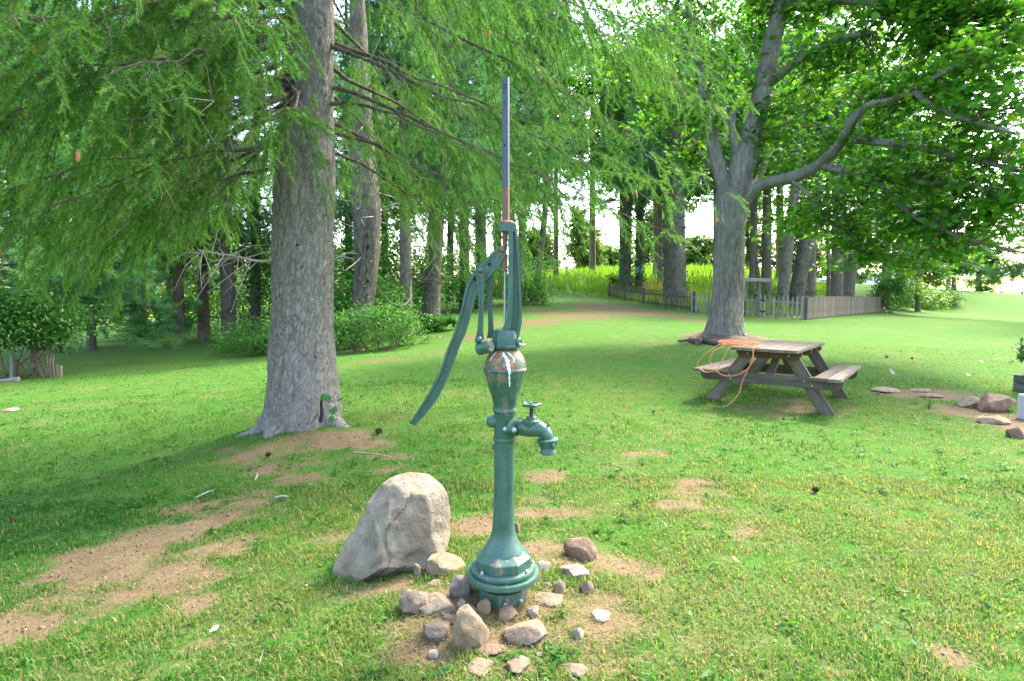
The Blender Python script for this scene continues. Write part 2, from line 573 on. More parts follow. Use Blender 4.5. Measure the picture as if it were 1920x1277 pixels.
M['leaf_orange'] = plain('leaf_orange', (0.45, 0.15, 0.04), 0.6, 0, 0.2, 40)
M['leaf_white'] = plain('leaf_white', (0.42, 0.38, 0.30), 0.7, 0, 0.1, 40)
M['mulch'] = plain('mulch', (0.10, 0.066, 0.040), 0.95, 0, 0.6, 22, 1.0)
M['soil_crumb'] = plain('soil_crumb', (0.175, 0.122, 0.07), 0.95, 0, 0.5, 30)
M['rot'] = wood_mat('rot', [(0.06, 0.032, 0.016), (0.17, 0.095, 0.045), (0.27, 0.165, 0.08), (0.10, 0.055, 0.028)], 0.9, axis_scale=(18, 18, 2))
M['disc_blue'] = plain('disc_blue', (0.16, 0.42, 0.55), 0.5)


def spray_mat(name, stops, trans, src):
    """foliage colour from the tuft's own tint (instance) and the needle's (mesh)"""
    m = leaf_mat(name, stops, trans, 0.5)
    nt = m.node_tree
    ge = [n for n in nt.nodes if n.type == 'ATTRIBUTE'][0]
    inst = nt.nodes.new('ShaderNodeAttribute')
    inst.attribute_name = 'tint'
    inst.attribute_type = 'INSTANCER'
    f = math_n(nt, 'ADD', math_n(nt, 'MULTIPLY', inst.outputs['Fac'], 0.75), math_n(nt, 'MULTIPLY', ge.outputs['Fac'], 0.25))
    rp = [n for n in nt.nodes if n.type == 'VALTORGB'][0]
    nt.links.new(f, rp.inputs[0])
    return m


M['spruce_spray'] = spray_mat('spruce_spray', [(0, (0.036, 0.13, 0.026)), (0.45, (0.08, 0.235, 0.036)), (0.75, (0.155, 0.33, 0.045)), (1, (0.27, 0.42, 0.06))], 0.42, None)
M['pine_spray'] = spray_mat('pine_spray', [(0, (0.030, 0.115, 0.045)), (0.5, (0.064, 0.205, 0.068)), (1, (0.13, 0.30, 0.09))], 0.38, None)
M['pine_spray_warm'] = spray_mat('pine_spray_warm', [(0, (0.03, 0.10, 0.022)), (0.5, (0.075, 0.20, 0.034)), (1, (0.15, 0.30, 0.055))], 0.32, None)


def spray_source(name, n, nl, nw, seed, mats, flat=.5, stem=.012, fwd=.7):
    """one twig of length 1 along X, set with needles: the piece that is repeated through a crown"""
    r_ = np.random.RandomState(seed)
    t = r_.rand(n) * 1.0
    an = r_.rand(n) * 6.283
    rad = np.stack([np.zeros(n), np.cos(an), np.sin(an) * flat + .12], -1)
    d = rad + np.array([fwd, 0, 0]) * r_.uniform(.6, 1.3, (n, 1))
    d /= np.linalg.norm(d, axis=1)[:, None]
    base = np.c_[t, np.zeros(n), .04 * np.sin(t * 4 + seed)]
    s = np.cross(d, r_.randn(n, 3))
    s = s / np.linalg.norm(s, axis=1)[:, None] * nw / 2
    ln = nl * r_.uniform(.7, 1.2, (n, 1)) * (1.05 - .45 * t[:, None] ** 3)
    V = np.stack([base - s, base + s, base + d * ln], 1).reshape(-1, 3)
    F = np.arange(3 * n).reshape(-1, 3)
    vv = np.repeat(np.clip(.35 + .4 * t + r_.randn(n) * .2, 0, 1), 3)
    tt = np.linspace(0, 1, 4)
    st_ = Acc().tube(np.c_[tt, tt * 0, .04 * np.sin(tt * 4 + seed)], np.linspace(stem, stem * .4, 4), 3, cap=False)
    V2, F2, _ = st_.arrays()
    o = mesh_np(name, np.r_[V, V2], np.r_[F, F2 + len(V)], mats[0], None, {'v': np.r_[vv, np.zeros(len(V2))]})
    o.data.materials.append(mats[1])
    mi = np.zeros(len(F) + len(F2), np.int32)
    mi[len(F):] = 1
    o.data.polygons.foreach_set('material_index', mi)
    COL.objects.unlink(o)
    return o


def spray_group(name, sources):
    ng = bpy.data.node_groups.new(name, 'GeometryNodeTree')
    ng.interface.new_socket('Geometry', in_out='INPUT', socket_type='NodeSocketGeometry')
    ng.interface.new_socket('Geometry', in_out='OUTPUT', socket_type='NodeSocketGeometry')
    gi, go = ng.nodes.new('NodeGroupInput'), ng.nodes.new('NodeGroupOutput')
    iop = ng.nodes.new('GeometryNodeInstanceOnPoints')
    join = ng.nodes.new('GeometryNodeJoinGeometry')
    for s in sources:
        oi = ng.nodes.new('GeometryNodeObjectInfo')
        oi.inputs['Object'].default_value = s
        oi.inputs['As Instance'].default_value = True
        ng.links.new(oi.outputs['Geometry'], join.inputs[0])
    ng.links.new(gi.outputs[0], iop.inputs['Points'])
    ng.links.new(join.outputs[0], iop.inputs['Instance'])
    iop.inputs['Pick Instance'].default_value = True

    def na(nm, typ, sock):
        n = ng.nodes.new('GeometryNodeInputNamedAttribute')
        n.data_type = typ
        n.inputs['Name'].default_value = nm
        ng.links.new([q for q in n.outputs if q.name == 'Attribute' and q.enabled][0], iop.inputs[sock])
    na('rot', 'FLOAT_VECTOR', 'Rotation')
    na('scl', 'FLOAT', 'Scale')
    na('pick', 'INT', 'Instance Index')
    ng.links.new(iop.outputs[0], go.inputs[0])
    return ng


def spray_crown(name, P, D, scl, tint, group, nsrc, mat, parent, rnd):
    """a crown part: one small twig repeated at points P, along D"""
    P = np.asarray(P, float)
    n = len(P)
    D = np.asarray(D, float)
    D = D / (np.linalg.norm(D, axis=1)[:, None] + 1e-12)
    up = np.array([0, 0, 1.0]) + rnd.randn(n, 3) * .35
    S = np.cross(up, D)
    S /= np.linalg.norm(S, axis=1)[:, None] + 1e-12
    U = np.cross(D, S)
    rot = np.stack([np.arctan2(S[:, 2], U[:, 2]), np.arcsin(np.clip(-D[:, 2], -1, 1)), np.arctan2(D[:, 1], D[:, 0])], -1)
    me = bpy.data.meshes.new(name)
    me.vertices.add(n)
    org = np.array(parent['_o'])
    me.vertices.foreach_set('co', (P - org).astype(np.float32).ravel())
    a = me.attributes.new('rot', 'FLOAT_VECTOR', 'POINT')
    a.data.foreach_set('vector', rot.astype(np.float32).ravel())
    a = me.attributes.new('scl', 'FLOAT', 'POINT')
    a.data.foreach_set('value', np.broadcast_to(scl, (n,)).astype(np.float32))
    a = me.attributes.new('tint', 'FLOAT', 'POINT')
    a.data.foreach_set('value', np.clip(tint, 0, 1).astype(np.float32))
    a = me.attributes.new('pick', 'INT', 'POINT')
    a.data.foreach_set('value', rnd.randint(0, nsrc, n).astype(np.int32))
    me.update()
    me.materials.append(mat)
    o = bpy.data.objects.new(name, me)
    COL.objects.link(o)
    o.parent = parent
    md = o.modifiers.new('sprays', 'NODES')
    md.node_group = group
    o['kind'] = 'stuff'
    return o


SPRUCE_SRC = [spray_source('spruce_twig', 74, .21, .030, k, (M['spruce_spray'], M['twig']), .55) for k in range(3)]
SPRUCE_GRP = spray_group('spruce_sprays', SPRUCE_SRC)
PINE_GRP = {nm: spray_group(nm + '_group', [spray_source(nm + '_tuft', 46, .62, .050, 10 + k, (M[nm], M['twig']), .9, .02, .9) for k in range(3)]) for nm in ('pine_spray', 'pine_spray_warm')}

# ------------------------------------------------------------------ terrain
ctrl = []
for px, py, Y in [(1140, 557, 41), (1297, 586, 27.7), (1512, 600, 25.6), (1660, 584, 41), (1360, 637, 14), (560, 808, 5.9),
                  (335, 650, 20.8), (20, 722, 10.9), (1050, 521, 52), (1200, 513, 55), (1300, 508, 58), (1420, 512, 58), (1510, 528, 58), (1700, 553, 62),
                  (800, 607, 20), (690, 655, 15), (430, 648, 20), (1900, 561, 95), (190, 612, 45), (950, 540, 40), (760, 640, 16.5)]:
    p = at(px, py, Y)
    ctrl.append((p.x, p.y, p.z))
ctrl += [(0, 2.6, 0.03), (0, 0, 0.0), (-2.2, 1.8, -0.10), (2.5, 2.2, 0.0), (-4.2, 4.2, -0.24), (-6.5, 6.0, -0.34), (-10.5, 8, -0.45), (4.3, 7.2, 0.0), (8.5, 8.5, 0.0),
         (3.0, 4.2, 0.02), (1.0, 6.5, 0.05), (0.5, 11, 0.14), (16, 20, -0.04), (24, 26, -0.05), (40, 60, -0.02), (60, 110, 0.1), (20, 10, 0.0), (-20, 15, -0.6), (-45, 30, -1.0), (0, -8, -0.1), (-15, -8, -0.4), (15, -8, 0),
         (-6, 55, 1.9), (-22, 55, 0.3), (-40, 70, -0.8), (4, 80, 2.7), (20, 85, 3.0), (-80, 80, -1), (80, 70, 0), (60, 200, 0.5), (-60, 200, -0.5), (0, 160, 2.0), (-160, 120, -1), (160, 120, 0)]
CP = np.array(ctrl)


def _tps(d2):
    return np.where(d2 > 1e-12, 0.5 * d2 * np.log(d2 + 1e-12), 0.0)


_n = len(CP)
_K = _tps(((CP[:, None, :2] - CP[None, :, :2]) ** 2).sum(-1)) + np.eye(_n) * 0.4
_P = np.c_[np.ones(_n), CP[:, :2]]
_A = np.zeros((_n + 3, _n + 3))
_A[:_n, :_n], _A[:_n, _n:], _A[_n:, :_n] = _K, _P, _P.T
_W = np.linalg.solve(_A, np.r_[CP[:, 2], 0, 0, 0])
SPRUCE = (-2.17, 5.9)
MAPLE = (5.18, 14.0)


def H(x, y):
    x = np.atleast_1d(np.asarray(x, float))
    y = np.atleast_1d(np.asarray(y, float))
    out = np.empty(len(x))
    for k in range(0, len(x), 40000):
        xx, yy = x[k:k + 40000], y[k:k + 40000]
        r = np.hypot(xx, yy - 5)
        s = np.minimum(1.0, 170.0 / np.maximum(r, 1e-6))
        xs, ys = xx * s, 5 + (yy - 5) * s
        d2 = (xs[:, None] - CP[None, :, 0]) ** 2 + (ys[:, None] - CP[None, :, 1]) ** 2
        h = _tps(d2) @ _W[:_n] + _W[_n] + _W[_n + 1] * xs + _W[_n + 2] * ys
        h *= np.clip(1 - (r - 170) / 250, 0, 1)
        P2 = np.c_[xx, yy]
        h += 0.022 * fbm(P2 * 0.9, 3, 5) + 0.010 * fbm(P2 * 4.0, 3, 9) * (r < 40)
        h += 0.10 * np.exp(-((xx - SPRUCE[0]) ** 2 + (yy - SPRUCE[1]) ** 2) / 0.9)
        h += 0.05 * np.exp(-((xx + 0.05) ** 2 + (yy - 2.45) ** 2) / 0.16)
        h += 0.14 * np.exp(-((xx - MAPLE[0]) ** 2 + (yy - MAPLE[1]) ** 2) / 0.8)
        out[k:k + 40000] = h
    return out


def gz(x, y):
    return float(H([x], [y])[0])


def ground_px(px, py):
    """where the ray through a photo pixel meets the ground"""
    Y = np.geomspace(1.2, 300, 900)
    a, b = (px - CX) / FPX, (CY - py) / FPX
    d = np.array((a, math.cos(PITCH) + b * math.sin(PITCH), -math.sin(PITCH) + b * math.cos(PITCH)))
    t = Y / d[1]
    x, z = d[0] * t, CAM_Z + d[2] * t
    below = np.nonzero(z < H(x, Y))[0]
    k = below[0] if len(below) else len(Y) - 1
    return Vector((x[k], Y[k], gz(x[k], Y[k])))


# bare earth, given by where it lies on the lawn
def patch(px, py, rx, ry, s):
    c = ground_px(px, py)
    e = ground_px(px, py - ry)
    return (c.x, c.y, rx * c.y / FPX, max(0.03, e.y - c.y), s)


DIRT = [patch(*q) for q in [(int(20 + 540 * t), int(1195 - 285 * t - 30 * math.sin(t * 3.1)), int(75 - 25 * t), int(21 - 9 * t), .92 - .18 * t) for t in np.linspace(0, 1, 12)] + [
    (60, 1178, 120, 26, 1.02), (190, 1130, 110, 24, 0.98), (300, 1080, 100, 24, 0.90), (400, 1030, 80, 18, 0.70), (150, 1075, 90, 15, 0.65), (230, 1035, 90, 14, 0.61),
    (330, 985, 80, 12, 0.61), (400, 950, 70, 10, 0.65), (480, 975, 70, 13, 0.44), (530, 930, 70, 11, 0.44), (370, 1135, 25, 12, 0.73), (380, 1205, 25, 12, 0.65),
    (560, 830, 120, 20, 1.0), (470, 850, 60, 14, 0.8), (650, 830, 60, 14, 0.8), (560, 870, 90, 14, 0.55), (720, 812, 30, 8, 0.5),
    (940, 1130, 150, 40, 0.95), (960, 1190, 190, 40, 0.75), (850, 1120, 90, 30, 0.8), (700, 1110, 80, 22, 0.6), (1110, 1060, 85, 24, 0.95), (1080, 1180, 110, 30, 0.8),
    (900, 985, 60, 14, 0.85), (1000, 965, 90, 14, 0.85), (1030, 940, 50, 9, 0.75), (1000, 1030, 60, 14, 0.7), (980, 1250, 130, 22, 0.6),
    (1310, 930, 50, 12, 0.36), (1390, 985, 40, 10, 0.38), (1290, 905, 40, 8, 0.34), (1410, 1020, 30, 10, 0.38), (1350, 955, 50, 10, 0.3), (1240, 950, 40, 10, 0.3), (1330, 975, 18, 6, .6), (1395, 1000, 16, 6, .6), (1300, 925, 14, 5, .55),
    (1450, 770, 60, 9, 0.6), (1520, 765, 60, 9, 0.55), (1720, 738, 90, 8, 0.8), (1830, 775, 70, 12, 0.85), (1895, 800, 60, 14, 0.8), (1250, 855, 60, 10, 0.3),
    (1560, 1255, 30, 14, 0.6), (1800, 1240, 30, 14, 0.5), (1020, 890, 30, 10, 0.5), (740, 870, 60, 14, 0.35), (600, 1010, 60, 18, 0.4)]]
NEEDLE = [patch(*q) for q in [(640, 690, 60, 5, 0.6), (720, 676, 80, 5, 0.7), (820, 660, 70, 6, 0.65), (900, 632, 70, 9, 0.65), (990, 606, 90, 9, 0.8), (1080, 590, 90, 9, 0.95),
                              (1160, 580, 90, 9, 1.2), (1240, 588, 60, 6, 1.0), (1000, 580, 60, 6, 0.6), (1350, 640, 80, 9, 1.2), (1470, 598, 60, 4, 0.6), (1300, 600, 60, 4, 0.6)]]


def pmask(x, y, L):
    m = np.zeros(len(x))
    for cx, cy_, rx, ry, s in L:
        d = ((x - cx) / rx) ** 2 + ((y - cy_) / ry) ** 2
        m = np.maximum(m, s * np.exp(-0.75 * d ** 1.3))
    return m


def bare_mask(x, y):
    P2 = np.c_[x, y]
    m = pmask(x, y, DIRT)
    n = fbm(P2 * np.array([2.6, 5.0]), 4, 21) * 0.75 + fbm(P2 * 11, 3, 31) * 0.40
    thin = np.clip((fbm(P2 * 1.3, 4, 77) - 0.02) * 0.6, 0, 0.24)
    return np.clip(m * .9 + n * (m > 0.05) * 1.25 + thin, 0, 1.2)


def needle_mask(x, y):
    return np.clip(pmask(x, y, NEEDLE) + fbm(np.c_[x, y] * 0.9, 4, 41) * 0.35, 0, 1) * (pmask(x, y, NEEDLE) > 0.04)


def field_mask(x, y):
    # the rough pasture behind the fence and beyond the end of the lawn
    x0, y0 = at(1140, 557, 41).x, 41.0
    n = fbm(np.c_[x, y] * 0.25, 3, 61) * 1.2
    yl = np.interp(x, [-60, -8, 2, 6.8, 8.7, 13.1, 26.6, 40, 70], [60, 44, 42, 41, 29, 27, 43, 85, 100])
    return np.clip((y + n - yl) / 1.0, 0, 1)


gu = np.linspace(-6.35, 6.35, 310)
gv = np.linspace(-2.7, 6.6, 270)
gx = 2.0 * np.sinh(gu)
gy = 3.2 + 1.6 * np.sinh(gv)
GX, GY = np.meshgrid(gx, gy, indexing='xy')
fx, fy = GX.ravel(), GY.ravel()
fz = H(fx, fy)
nx_, ny_ = len(gx), len(gy)
ii, jj = np.meshgrid(np.arange(ny_ - 1), np.arange(nx_ - 1), indexing='ij')
quads = np.stack([ii * nx_ + jj, ii * nx_ + jj + 1, (ii + 1) * nx_ + jj + 1, (ii + 1) * nx_ + jj], -1).reshape(-1, 4)

m, nt, b = new_mat('ground')
co = coords(nt, 'Object')
n_big = noise_node(nt, 0.55, 4, 0.55, co)
n_mid = noise_node(nt, 5.0, 5, 0.6, co)
n_fine = noise_node(nt, 55.0, 6, 0.7, co)
st = nt.nodes.new('ShaderNodeMapping')
st.inputs['Scale'].default_value = (160, 60, 60)
nt.links.new(co, st.inputs['Vector'])
n_blade = noise_node(nt, 1.0, 3, 0.6, st.outputs[0])
grass_c = ramp(nt, n_fine, [(0.28, (0.022, 0.085, 0.012)), (0.5, (0.045, 0.138, 0.014)), (0.72, (0.085, 0.178, 0.021))])
dry = ramp(nt, n_blade, [(0.35, (0.10, 0.115, 0.035)), (0.65, (0.21, 0.18, 0.08))])
grass_c = mixc(nt, math_n(nt, 'MULTIPLY', ramp(nt, n_mid, [(0.42, g(0)), (0.72, g(1))]), 0.62), grass_c, dry)
grass_c = mixc(nt, ramp(nt, n_big, [(0.35, g(0)), (0.65, g(0.4))]), grass_c, (0.046, 0.145, 0.014))
dirt_c = ramp(nt, math_n(nt, 'ADD', math_n(nt, 'MULTIPLY', n_fine, 0.6), math_n(nt, 'MULTIPLY', n_mid, 0.4)),
              [(0.32, (0.105, 0.072, 0.038)), (0.5, (0.19, 0.135, 0.073)), (0.68, (0.25, 0.185, 0.105))])
lit_c = ramp(nt, n_fine, [(0.3, (0.075, 0.045, 0.024)), (0.5, (0.145, 0.092, 0.052)), (0.7, (0.21, 0.145, 0.085))])
field_c = ramp(nt, n_fine, [(0.3, (0.12, 0.25, 0.02)), (0.55, (0.25, 0.36, 0.035)), (0.75, (0.38, 0.36, 0.07))])  # meadow ground, its yellow-green lightened as if in full sun
bmask = ramp(nt, math_n(nt, 'ADD', attr(nt, 'bare'), math_n(nt, 'MULTIPLY', math_n(nt, 'SUBTRACT', n_fine, 0.5), 0.9)), [(0.14, g(0)), (0.62, g(1))])
nmask = ramp(nt, math_n(nt, 'ADD', attr(nt, 'litter'), math_n(nt, 'MULTIPLY', math_n(nt, 'SUBTRACT', n_mid, 0.5), 1.1)), [(0.35, g(0)), (0.8, g(0.8))])
c = mixc(nt, attr(nt, 'field'), grass_c, field_c)
c = mixc(nt, bmask, c, dirt_c)
c = mixc(nt, nmask, c, lit_c)
nt.links.new(c, b.inputs['Base Color'])
b.inputs['Roughness'].default_value = 0.95
b.inputs['Specular IOR Level'].default_value = 0.1
bump(nt, b, math_n(nt, 'ADD', n_fine, math_n(nt, 'MULTIPLY', n_mid, 0.6)), 0.8, 0.03)
M['ground'] = m
ground = mesh_np('ground', np.c_[fx, fy, fz], quads, m, None,
                 {'bare': bare_mask(fx, fy), 'litter': needle_mask(fx, fy), 'field': field_mask(fx, fy)}, True)
tag(ground, 'mown lawn with bare earth patches rising to a meadow', 'lawn', kind='structure')

# far hills
def ridge(name, pts, Y, depth, col, label):
    a = Acc()
    xs = np.linspace(pts[0][0], pts[-1][0], 90)
    hs = np.interp(xs, [q[0] for q in pts], [q[1] for q in pts])
    hs = hs + fbm(np.c_[xs * 0.02, xs * 0], 4, 3) * hs.max() * 0.25
    t = np.linspace(-1, 1, 17)
    V = np.array([[x, Y + tt * depth, max(-2, h * math.cos(tt * 1.5) - 0.3)] for x, h in zip(xs, hs) for tt in t])
    i, j = np.meshgrid(np.arange(89), np.arange(16), indexing='ij')
    F = np.stack([i * 17 + j, (i + 1) * 17 + j, (i + 1) * 17 + j + 1, i * 17 + j + 1], -1).reshape(-1, 4)
    a.add(V, F)
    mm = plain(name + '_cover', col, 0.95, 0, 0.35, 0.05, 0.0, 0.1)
    o = a.build(name, mm, None, True, None)
    return tag(o, label, 'hill', kind='structure')


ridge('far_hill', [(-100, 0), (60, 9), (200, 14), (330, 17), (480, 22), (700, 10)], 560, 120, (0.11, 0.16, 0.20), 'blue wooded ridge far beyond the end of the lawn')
ridge('hay_hill', [(70, 0.0), (95, 1.5), (130, 5), (170, 8.5), (230, 10), (320, 3)], 165, 45, (0.42, 0.36, 0.12), 'pale yellow hayfield rise beyond the rail fence')

# ------------------------------------------------------------------ hand pump
p0 = ground_px(943, 1116)
YP = p0.y
pump = thing('water_pump', 'tall green cast iron hand pump with long curved handle and spigot', 'water pump', p0)
LEAN = 0.0105


def pz(py):
    return at(945, py, YP).z


def pr(hw, py):
    """half width in photo pixels -> metres, at the pump"""
    z = pz(py)
    depth = YP * math.cos(PITCH) + (CAM_Z - z) * math.sin(PITCH)
    return hw * depth / FPX


def ax(z):
    return p0.x + LEAN * (z - p0.z)


LA = dict(lean=(LEAN, 0))
PC = (p0.x - LEAN * p0.z, YP)


def prof(L):
    return [(pz(y), pr(h, y)) for y, h in L]


def px_xz(px, py, dy=0.0):
    q = at(px, py, YP + dy)
    return (q.x, q.z)


FR = (np.array([0, YP, 0]), np.array([1, 0, 0]), np.array([0, 0, 1]), np.array([0, 1, 0]))

Acc().lathe(prof([(1135, 46), (1118, 46), (1098, 46), (1094, 45)]), PC, 44, **LA).build('well_casing', M['paint_rusty'], pump, True)
lf = Acc().lathe(prof([(1079, 46), (1078, 66), (1076.5, 68), (1071, 68), (1068, 67), (1067, 60)]), PC, 56, **LA).build('lower_flange', M['paint_base'], pump, True)
uf = Acc().lathe(prof([(1066.5, 55), (1066, 59.5), (1064.5, 60.5), (1060, 60.5), (1057.5, 59), (1056, 48)]), PC, 56, **LA).build('upper_flange', M['paint_base'], pump, True)
a = Acc()
a.lathe(prof([(1056.5, 52), (1055.5, 53), (1041, 53), (1039.5, 52), (1034, 44), (1029, 36)]), PC, 8, phase=R(22.5 + 8), **LA)
a.build('octagon_foot', M['paint_base'], pump, True, 12)
a = Acc()
a.lathe(prof([(1040, 40), (1033, 39), (1028, 36.5), (1021, 32.5), (1014, 28.5), (1006, 25), (997, 22.4), (985, 20.8), (965, 20.0), (930, 19.5), (880, 19.3), (826, 19.3)]), PC, 44, **LA)
a.lathe(prof([(827, 19), (826, 20.6), (824, 21.2), (821, 21.2), (819, 20.6), (818, 19)]), PC, 44, **LA)
a.lathe(prof([(820, 19.6), (790, 19.8), (772, 20)]), PC, 44, **LA)
column = a.build('column', M['paint'], pump, True)
# flange bolts
for k, (bx_, by_) in enumerate([(904, 1066), (988, 1064), (893, 1050), (1000, 1049)]):
    a = Acc()
    dx = (bx_ - 943) * YP / FPX
    rr = pr(55, 1056)
    dy = -math.sqrt(max(0, rr * rr - dx * dx)) * (1 if k < 2 else -0.6)
    z = pz(1056)
    a.lathe([(z - .004, .0085), (z + .004, .0085), (z + .005, .0075)], (ax(z) + dx, YP + dy), 6)
    a.ball((ax(z) + dx, YP + dy, z + .005), .006, 8)
    a.build('bolt', M['bolt_steel'], uf, True)
a = Acc()
for dx, dyk in ((.012, -1), (.075, -.6)):
    rr = pr(46, 1105)
    a = Acc()
    yy = YP - math.sqrt(rr * rr - dx * dx)
    a.lathe([(0, .008), (.008, .008), (.010, .006), (.012, .004), (.016, .004)], None, 6, axis=((ax(0) + dx, yy + .002, pz(1108)), (dx / rr, -math.sqrt(1 - dx * dx / rr / rr), 0)))
    a.build('bolt', M['bolt_steel'], pump, True)
# bowl
a = Acc()
a.lathe(prof([(775, 20), (772, 21), (770, 22.6), (767, 22.6), (765, 21.3), (762, 21), (756, 21.8), (748, 23.6), (740, 26), (731, 29), (721, 32), (711, 35), (701, 37.6), (695, 38.8)]), PC, 56, **LA)
bowl = a.build('bowl', M['paint_bowl'], pump, True)
Acc().lathe(prof([(696, 38), (695.5, 40.2), (694, 41.2), (691, 41.2), (689.5, 40.2), (689, 38)]), PC, 56, **LA).build('bowl_band', M['paint_rusty'], bowl, True)
Acc().lathe(prof([(691, 38.8), (684, 38.5), (677, 37.2), (670, 34.8), (664, 31), (659, 26.5), (655, 22), (652, 18)]), PC, 56, **LA).build('bowl_dome', M['paint_dome'], bowl, True)


def bowl_r(py):
    L = [(655, 22), (659, 26.5), (664, 31), (670, 34.8), (677, 37.2), (684, 38.5), (689.5, 40.5), (692, 41.4), (695.5, 40.4), (701, 37.6), (711, 35), (721, 32), (731, 29)]
    return pr(np.interp(py, [q[0] for q in L], [q[1] for q in L]), py)


def drip(path, name='dropping'):
    """a run of dried white bird lime lying on the bowl: (py, angle from front, half width px)"""
    a = Acc()
    P = bez(path, 26)
    V, F = [], []
    K = 5
    for i, (py, ang, hw) in enumerate(P):
        hw = max(0.25, hw * .68 * (1 + 0.35 * math.sin(i * 2.1)))
        r0 = bowl_r(py)
        z = pz(py)
        for k in range(K):
            s = (k / (K - 1) - .5) * 2
            th = R(ang) + s * hw * YP / FPX / r0
            rr = r0 + 0.0006 + 0.0016 * (1 - s * s)
            V.append((ax(z) + rr * math.sin(th), YP - rr * math.cos(th), z))
    for i in range(len(P) - 1):
        for k in range(K - 1):
            F.append((i * K + k, (i + 1) * K + k, (i + 1) * K + k + 1, i * K + k + 1))
    a.add(V, F)
    return a.build(name, M['dropping'], bowl, True)


drip([(658, -8, 1.5), (663, -4, 3.5), (668, 4, 4.5), (676, 8, 5), (684, 10, 4.2), (690, 11, 3.2), (697, 12, 2.4), (706, 13, 2.0), (714, 15, 2.0), (720, 15, 1.2)])
drip([(658, 10, 1.5), (664, 22, 2.0), (670, 28, 2.0), (675, 24, 1.2)])
drip([(659, -40, .8), (668, -46, 1.4), (674, -48, .8)])
# cap: faceted casting that clamps on the bowl, with lugs
a = Acc()
a.lathe(prof([(653, 24), (652, 28.5), (648, 29), (646, 27.5), (637, 27), (626, 26), (619, 23), (616.5, 18)]), (PC[0] + .002, PC[1]), 10, phase=R(18), **LA)
cap = a.build('cap', M['paint'], pump, True, 28)
lug = at(909, 652, YP - .06)
Acc().lathe([(-.035, .022), (-.03, .027), (.03, .027), (.035, .022)], None, 16, axis=(lug, (.75, -.6, .25))).build('lug', M['paint'], cap, True)
q = at(917, 649, YP - .085)
Acc().lathe([(-.02, .0075), (.014, .0075), (.016, .010), (.024, .010)], None, 6, axis=(q, (-.15, -1, 0))).build('bolt', M['rust'], cap, True)
q = at(966, 640, YP - .02)
Acc().lathe([(-.03, .020), (.018, .020), (.024, .015)], None, 14, axis=(q, (.85, -.45, -.15))).build('lug', M['paint'], cap, True)
Acc().lathe([(-.02, .0055), (.028, .0055), (.03, .010), (.040, .010)], None, 6, axis=(at(968, 643, YP - .03), (.85, -.45, -.35))).build('bolt', M['bolt_steel'], cap, True)
# yoke (the upright standard that guides the rod): web with two flanges
a = Acc()
L0 = [px_xz(*q) for q in [(953, 424), (953, 470), (953, 530), (952, 575), (950, 596), (945, 610), (938, 622)]]
L1 = [px_xz(*q) for q in [(962, 424), (962, 470), (962, 530), (962, 575), (961, 596), (958, 610), (955, 622)]]
R0 = [px_xz(*q) for q in [(963, 424), (967, 447), (970, 490), (972, 530), (974, 575), (973, 602), (964, 630)]]
R1 = [px_xz(*q) for q in [(967, 424), (971.5, 447), (975, 490), (976.5, 530), (978, 575), (978.5, 604), (972, 636)]]
a.strip(L0, L1, -.030, .030, FR)
a.strip(R0, R1, -.030, .030, FR)
a.strip([(q[0] - .001, q[1]) for q in L1], [(q[0] + .001, q[1]) for q in R0], -.010, .010, FR)
tops = [px_xz(*q) for q in [(934, 423), (935, 420.5), (966, 420.5), (968, 425), (964, 436), (934, 434)]]
a.prism(tops, -.032, .032, FR)
yoke = a.build('yoke', M['paint'], pump, True, 30)
Acc().lathe(prof([(422, 13.8), (417, 13.8), (415, 12), (414, 9)]), (px_xz(950.5, 417)[0], YP), 20).build('guide_collar', M['rust'], yoke, True)
# rod
xz = px_xz(948, 300)
x0r, z_top, z_mid, z_lo = xz[0], pz(146), pz(352), pz(418)
rz = np.array(Matrix.Rotation(R(-30), 3, 'Z'))
wr, dr = .029, .015


def barbox(z0, z1, nm, mt, par, ww=wr, dd=dr):
    a = Acc()
    pts = [(-ww / 2, -dd / 2 + .003), (-ww / 2 + .003, -dd / 2), (ww / 2 - .002, -dd / 2), (ww / 2, -dd / 2 + .002), (ww / 2, dd / 2), (-ww / 2, dd / 2)]
    a.prism([tuple(q) for q in pts], z0, z1, (np.array([x0r, YP, 0]), rz @ np.array([1, 0, 0]), rz @ np.array([0, 1, 0]), np.array([0, 0, 1])))
    return a.build(nm, mt, par, True, 20)


rod = barbox(z_mid, z_top, 'rod', M['rod_steel'], pump)
barbox(z_lo - .05, z_mid - .0005, 'rusty_rod_section', M['rust'], rod, wr * 1.02, dr * 1.05)
fn = rz @ np.array([0, -1, 0])
fu = rz @ np.array([1, 0, 0])
q0 = np.array([x0r, YP, 0]) + fn * dr / 2
Acc().lathe([(-.003, .0045), (.0006, .0045), (.0008, .004)], None, 14, axis=(q0 + np.array([0, 0, pz(273)]) + fu * .001, fn)).build('hole', M['black'], rod, True)  # black disc painted on for the dark seen through the hole
